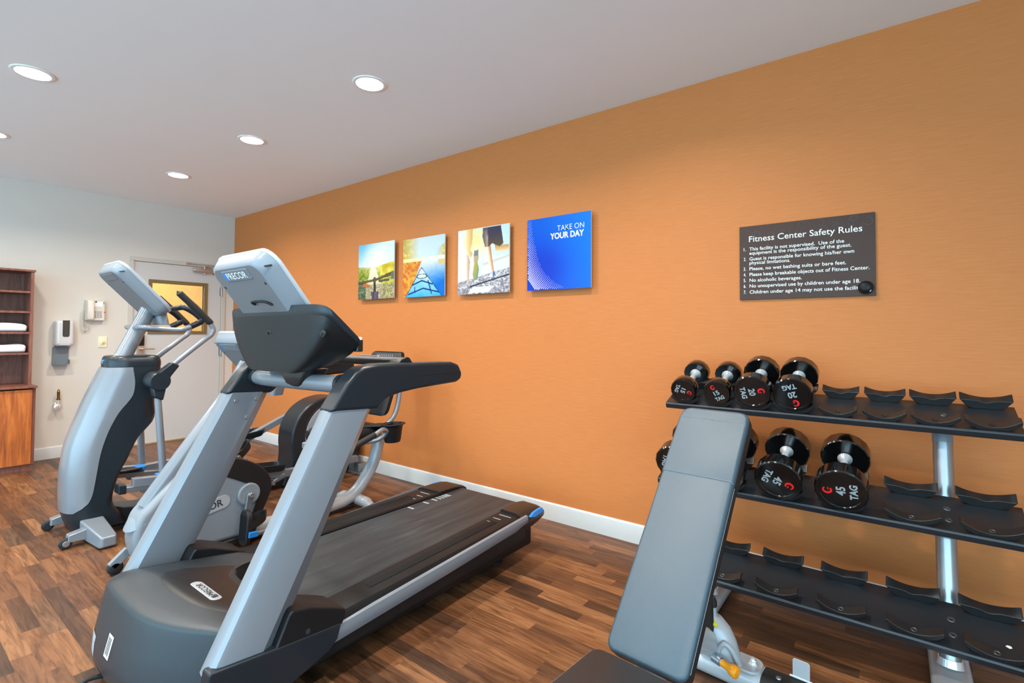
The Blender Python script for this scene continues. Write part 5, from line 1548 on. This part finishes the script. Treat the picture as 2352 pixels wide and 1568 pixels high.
# ------------------------------------------------------------------ dumbbells
def dumbbell(num, r, ln, th):
    t = thing('dumbbell', '', 'dumbbell', (0, 0, 0), 'urethane dumbbells on the rack')
    for s in (-1, 1):
        sides = 16
        prof = []
        e = 0.0035
        a, b = ln / 2 - th, ln / 2
        # head: outer face ring, bevels, inner dished face
        def ring(rad, d):
            return (rad, d)
        prof = [(0.0, b - 0.003), (r * 0.80, b - 0.003), (r * 0.825, b), (r * 0.95, b), (r, b - 0.005), (r, a + 0.005), (r * 0.95, a), (r * 0.40, a + 0.004), (0.022, a + 0.004), (0, a + 0.004)]
        m = MB()
        o_, t_ = Vector((0, 0, 0)), Vector((0, s, 0))
        a0 = Vector((1, 0, 0))
        bb = t_.cross(a0)
        loops = []
        for rad, d in prof:
            loops.append([o_ + t_ * d + (a0 * math.cos(2 * PI * (k + 0.5) / sides) + bb * math.sin(2 * PI * (k + 0.5) / sides)) * rad / math.cos(PI / sides) * 0.985 if rad > r * 0.9 else o_ + t_ * d + (a0 * math.cos(2 * PI * (k + 0.5) / sides) + bb * math.sin(2 * PI * (k + 0.5) / sides)) * rad for k in range(sides)])
        hd = m.loft(loops).build('dumbbell_head', 'glossblack', t, smooth=32)
        # lettering on the outer face
        yb = s * (b - 0.0026)
        ex = Vector((1, 0, 0)) if s < 0 else Vector((-1, 0, 0))
        ez = Vector((0, 0, 1))
        o2 = Vector((0, yb, 0))
        k_ = r / 0.06
        MB().text('TAG', o2 + ez * (-0.036 * k_), ex, ez, w=0.043 * k_, h=0.0155 * k_, bold=0.04, align='C').text(str(num), o2 + ez * (-0.0095 * k_), ex, ez, w=0.026 * k_, h=0.0185 * k_, bold=0.03, align='C').build('lettering', 'greyink', hd, smooth=0)
        em = []
        for q in range(15):
            an = math.radians(40 + 270 * q / 14)
            ri, ro = 0.0076 - 0.0012 * q / 14, 0.0104 + 0.0022 * math.sin(PI * q / 14)
            em.append((ro * k_, ri * k_, an))
        ov = [o2 + ez * 0.030 * k_ + ex * ro * math.cos(an) * 0.95 + ez * ro * math.sin(an) + Vector((0, s * 0.0006, 0)) for ro, ri, an in em]
        iv = [o2 + ez * 0.030 * k_ + ex * (ri * math.cos(an) * 0.8) + ez * ri * math.sin(an) + Vector((0, s * 0.0006, 0)) for ro, ri, an in em]
        eb = MB().add(ov + iv, [(q, q + 1, 15 + q + 1, 15 + q) for q in range(14)])
        eb.obox(o2 + ez * (0.030 - 0.0018) * k_ + ex * 0.0035 * k_ + Vector((0, s * 0.0006, 0)), ex, Vector((0, 1, 0)), ez, 0.0038 * k_, 0.00002, 0.0013 * k_)
        eb.build('emblem', 'redink', hd, smooth=0)
    a = ln / 2 - th + 0.004
    MB().lathe([(0, -a), (0.027, -a), (0.026, -a + 0.006), (0.0165, -a + 0.018), (0.0148, -a + 0.03), (0.0168, 0), (0.0148, a - 0.03), (0.0165, a - 0.018), (0.026, a - 0.006), (0.027, a), (0, a)], (0, 0, 0), Y, 24).build('handle', 'chrome', t)
    return t
SET = [(1, 0, 15, -112, 'black 15 pound dumbbell at the left end of the top rack shelf, number turned sideways'),
       (1, 1, 15, 27, 'black 15 pound dumbbell second from left on the top rack shelf, number nearly upright'),
       (1, 2, 20, -80, 'black 20 pound dumbbell third on the top rack shelf, its number turned sideways'),
       (1, 3, 20, -164, 'black 20 pound dumbbell fourth on the top rack shelf beside empty saddles, number upside down'),
       (2, 0, 45, -105, 'black dumbbell peeking out left of the bench backrest on the middle rack shelf'),
       (2, 1, 45, -60, 'black dumbbell on the middle rack shelf mostly hidden just right of the bench backrest top'),
       (2, 2, 45, -114, 'black 45 pound dumbbell on the middle shelf, left of the two fully visible ones there'),
       (2, 3, 45, 92, 'black 45 pound dumbbell on the middle shelf beside empty saddles, red mark leftmost')]
SPEC = {15: (0.060, 0.262, 0.056), 20: (0.0768, 0.262, 0.056), 45: (0.088, 0.306, 0.070)}
protos = {}
for k, i, num, roll, lab in SET:
    r_, ln, th = SPEC[num]
    if num not in protos:
        o = protos[num] = dumbbell(num, r_, ln, th)
    else:
        o = copy_tree(protos[num])
    c = on(k, SXS[k][i], (-0.006 if num < 45 else -0.018) + ln / 2, RAD[k][i] + 0.0108)
    o.rotation_euler = (Matrix.Rotation(TL, 3, 'X') @ Matrix.Rotation(math.radians(-roll), 3, 'Y')).to_euler()
    o.location = c
    o['label'] = lab
# ------------------------------------------------------------------ adjustable weight bench
BN = thing('weight_bench', 'adjustable weight bench with raised black padded backrest in front of the dumbbell rack', 'weight bench', (6.05, -1.3, 0))
yaw = -0.069
BA = Vector((math.cos(yaw), math.sin(yaw), 0))           # across the bench
BH = Vector((-math.sin(yaw), math.cos(yaw), 0))          # along the bench towards the wall
INC = 0.838
BU = BH * math.cos(INC) + Z * math.sin(INC)              # up the backrest
BNN = BA.cross(BU)                                       # out of the pad face
if BNN.z < 0:
    BNN = -BNN
O = Vector((6.029, -1.571, 0.366))
LN, WD, TH, SE = 0.835, 0.235, 0.062, 0.563
def pad(o, u, n, ln, wd, th, name, m, t0=0.0, t1=1.0, grow=0.0, r=0.02, taper=0.0):
    lo, hi = ln * t0, ln * t1
    def ring(inset, d):
        c = o + u * (lo + hi) / 2
        return [c + BA * a + u * b - n * d for a, b in rrect(wd / 2 + grow - inset, (hi - lo) / 2 - inset, max(0.004, r - inset * 0.4), 6)]
    g = grow
    p = MB().loft([ring(0.010, -g + 0.0), ring(0.004, -g + 0.0025), ring(0.0012, -g + 0.007), ring(0.0, -g + 0.0125), ring(0.004, -g + 0.016)]).build(name, m, BN, smooth=50)
    MB().loft([ring(0.0012, -g + 0.0126), ring(0.0002, -g + 0.0145), ring(0.0002, th + g - 0.012), ring(0.004, th + g - 0.003), ring(0.010, th + g)]).build(name.split('_')[0] + '_side', 'leather_side', p, smooth=50)
    return p
back = pad(O, BU, BNN, LN, WD, TH, 'backrest_pad', 'leather', 0.0, 1.0, r=0.030)
sl_ = pad(O, BU, BNN, LN, WD, TH, 'backrest_cover', 'leather', SE / LN, 0.955, grow=0.0018, r=0.006)
def dashes(m, a, b, n, ln=0.82, r=0.0009):
    for i in range(n):
        p = a + (b - a) * (i / n)
        q = a + (b - a) * ((i + ln) / n)
        m.tube([p, q], r, 5)
st = MB()
e = WD / 2
dashes(st, O + BA * (e - 0.0045) + BU * 0.03 - BNN * 0.004, O + BA * (e - 0.0045) + BU * (SE - 0.004) - BNN * 0.004, 90)
dashes(st, O + BA * (e + 0.0006) + BU * 0.03 - BNN * 0.016, O + BA * (e + 0.0006) + BU * (SE - 0.004) - BNN * 0.016, 90)
dashes(st, O - BA * (e - 0.0045) + BU * 0.03 - BNN * 0.004, O - BA * (e - 0.0045) + BU * (SE - 0.004) - BNN * 0.004, 90)
dashes(st, O - BA * (e - 0.032) + BU * (LN - 0.0035) - BNN * 0.004, O + BA * (e - 0.032) + BU * (LN - 0.0035) - BNN * 0.004, 34)
dashes(st, O + BA * (e - 0.0035) + BU * (LN * 0.955 + 0.004) - BNN * 0.003, O + BA * (e - 0.0035) + BU * (LN - 0.033) - BNN * 0.003, 2)
dashes(st, O - BA * (e - 0.006) + BU * (SE + 0.008) + BNN * 0.0021, O + BA * (e - 0.006) + BU * (SE + 0.008) + BNN * 0.0021, 48, r=0.0006)
dashes(st, O - BA * (e - 0.006) + BU * (LN * 0.955 - 0.008) + BNN * 0.0021, O + BA * (e - 0.006) + BU * (LN * 0.955 - 0.008) + BNN * 0.0021, 48, r=0.0006)
st.build('stitching', 'thread', back, smooth=30)
# seat
SO = Vector((5.992, -2.022, 0.395))
SU = (BH * math.cos(-0.03) + Z * math.sin(-0.03)).normalized()
SNn = BA.cross(SU)
if SNn.z < 0:
    SNn = -SNn
seat = pad(SO, SU, SNn, 0.425, 0.245, 0.06, 'seat_pad', 'leather_side', r=0.03)
st = MB()
dashes(st, SO - BA * 0.119 + SU * 0.02 - SNn * 0.004, SO - BA * 0.119 + SU * 0.40 - SNn * 0.004, 60)
st.build('seat_stitching', 'thread', seat, smooth=30)
# frame
fr = MB()
def P_(a, h, z):
    return Vector((6.0, -1.30, 0)) + BA * a + BH * h + Z * z
fr.tube([P_(0, 0.38, 0.11), P_(0, 0.20, 0.20), P_(0, -0.2, 0.26), P_(0, -0.62, 0.27)], 0.034, 14, smooth=4, flat=(1.0, 1.3))
fr.build('spine_beam', 'cast', BN)
MB().loft([[O + BA * a + BU * s - BNN * d for a, d in ((-0.04, TH), (0.04, TH), (0.03, TH + 0.05), (-0.03, TH + 0.05))] for s in (0.05, 0.66)]).build('backrest_bracket', 'cast', BN, bevel=0.008)
MB().loft([[SO + BA * a + SU * s - SNn * d for a, d in ((-0.05, 0.06), (0.05, 0.06), (0.04, 0.10), (-0.04, 0.10))] for s in (0.05, 0.30)]).build('seat_bracket', 'cast', BN, bevel=0.008)
MB().tube([P_(0, 0.36, 0.13), P_(0, 0.33, 0.42), O + BU * 0.52 - BNN * (TH + 0.05)], 0.018, 12).build('support_strut', 'rubber', BN)
# front leg
MB().tube([P_(0, -0.60, 0.27), P_(0, -0.74, 0.05)], 0.03, 14).build('front_leg', 'cast', BN)
MB().tube([P_(-0.2, -0.74, 0.038), P_(0.2, -0.74, 0.038)], 0.036, 16, flat=(1.0, 1.0)).build('front_foot', 'cast', BN)
# rear casting, foot tube, adjuster knob
post = MB()
base = Vector((6.045, -0.905, 0))
def osec(w_, d_, z, ox=0.0, oy=0.0):
    return [base + BA * (ox + w_ * math.cos(2 * PI * k / 24)) + BH * (oy + d_ * math.sin(2 * PI * k / 24)) + Z * z for k in range(24)]
post.loft([osec(0.085, 0.055, 0.072, 0.0), osec(0.078, 0.050, 0.10, -0.002), osec(0.070, 0.048, 0.14, -0.006), osec(0.058, 0.046, 0.175, -0.014), osec(0.038, 0.040, 0.198, -0.022), osec(0.024, 0.028, 0.208, -0.024), osec(0.019, 0.019, 0.214, -0.024), osec(0.0185, 0.0185, 0.240, -0.024)])
po = post.build('adjuster_casting', 'cast', BN, smooth=50)
MB().loft([osec(0.020, 0.020, 0.240, -0.024), osec(0.020, 0.020, 0.256, -0.024), osec(0.014, 0.014, 0.272, -0.024)]).build('post_cap', 'rubber', po, smooth=40)
arch = [base + BA * q - BH * (0.050 - 0.02 * abs(w)) + Z * z for q, z, w in ((0.012, 0.085, 0.2), (0.022, 0.125, 0.1), (0.042, 0.146, 0.1), (0.064, 0.13, 0.3), (0.078, 0.10, 0.6), (0.086, 0.08, 0.8))]
MB().tube(arch, 0.009, 10, smooth=5).build('casting_rib', 'cast', po)
tri = base + BA * -0.005 - BH * 0.038 + Z * 0.199
MB().loft([[tri + BA * a - BH * b_ * 0.5 - Z * b_ * 0.35 + Vector((0, -0.35, 0.8)) * d for a, b_ in ((-0.022, 0.016), (0.022, 0.016), (0.0, -0.018))] for d in (-0.002, 0.008)]).build('warning_sticker', 'yellow', po, smooth=0)
ftube = MB()
def tsec(a, k=1.0):
    c = base + BA * a + Z * 0.040
    return [c + BH * u * k + Z * v * k for u, v in rrect(0.052, 0.0385, 0.034, 6)]
ftube.loft([tsec(-0.20), tsec(0.16)])
ftube.build('rear_foot', 'cast', BN, smooth=40)
for sg, aa, bb in ((1, 0.155, 0.42), (-1, -0.27, -0.195)):
    MB().loft([tsec(aa, 1.02), tsec(aa + 0.004, 1.05), tsec(bb - 0.006, 1.05), tsec(bb, 0.9)]).build('foot_grip', 'rubber', BN, smooth=40)
    MB().lathe([(0, 0), (0.009, 0), (0.008, 0.003), (0, 0.004)], base + BA * (aa + 0.05 if sg > 0 else bb - 0.05) - BH * 0.01 + Z * 0.0805, Z, 14).build('grip_screw', 'steel', BN)
MB().loft([[base + BA * (0.055 + u) + BH * v + Z * z for u, v in rrect(0.095, 0.05, 0.035, 6)] for z in (0.074, 0.084)]).build('mount_plate', 'cast', BN, bevel=0.003)
nut = MB()
nut.lathe([(0, 0), (0.016, 0), (0.016, 0.003), (0.0115, 0.003), (0.0115, 0.012), (0.0105, 0.014), (0.006, 0.014), (0.006, 0.022), (0, 0.023)], base + BA * 0.118 + BH * 0.008 + Z * 0.084, Z, 6)
nut.build('mount_nut', 'chrome', BN, smooth=0)
kd = (BA * 0.95 - BH * 0.25 - Z * 0.10).normalized()
k0 = base + BA * 0.035 - BH * 0.075 + Z * 0.094
MB().lathe([(0, -0.03), (0.016, -0.03), (0.016, 0.0), (0.012, 0.0), (0.012, 0.006), (0, 0.006)], k0, kd, 16).build('plunger_sleeve', 'steel', po)
MB().lathe([(0, 0.004), (0.0125, 0.004), (0.0125, 0.020), (0.014, 0.03), (0.020, 0.044), (0.021, 0.056), (0.018, 0.064), (0.010, 0.067), (0, 0.067)], k0, kd, 20).build('pull_knob', 'orange', po)
tb = base + BA * 0.265 + BH * 0.03 + Z * 0.08
MB().loft([[tb + BA * u - BH * 0.012 * 0 + Z * (v + 0.03) + BH * d for u, v in rrect(0.026, 0.035, 0.008, 4)] for d in (0.0, 0.004)]).build('wheel_plate', 'cast', BN, bevel=0.001)
MB().tube([tb - BA * 0.034 + Z * 0.004, tb + BA * 0.034 + Z * 0.004], 0.0045, 10).build('plate_pin', 'steel', BN)
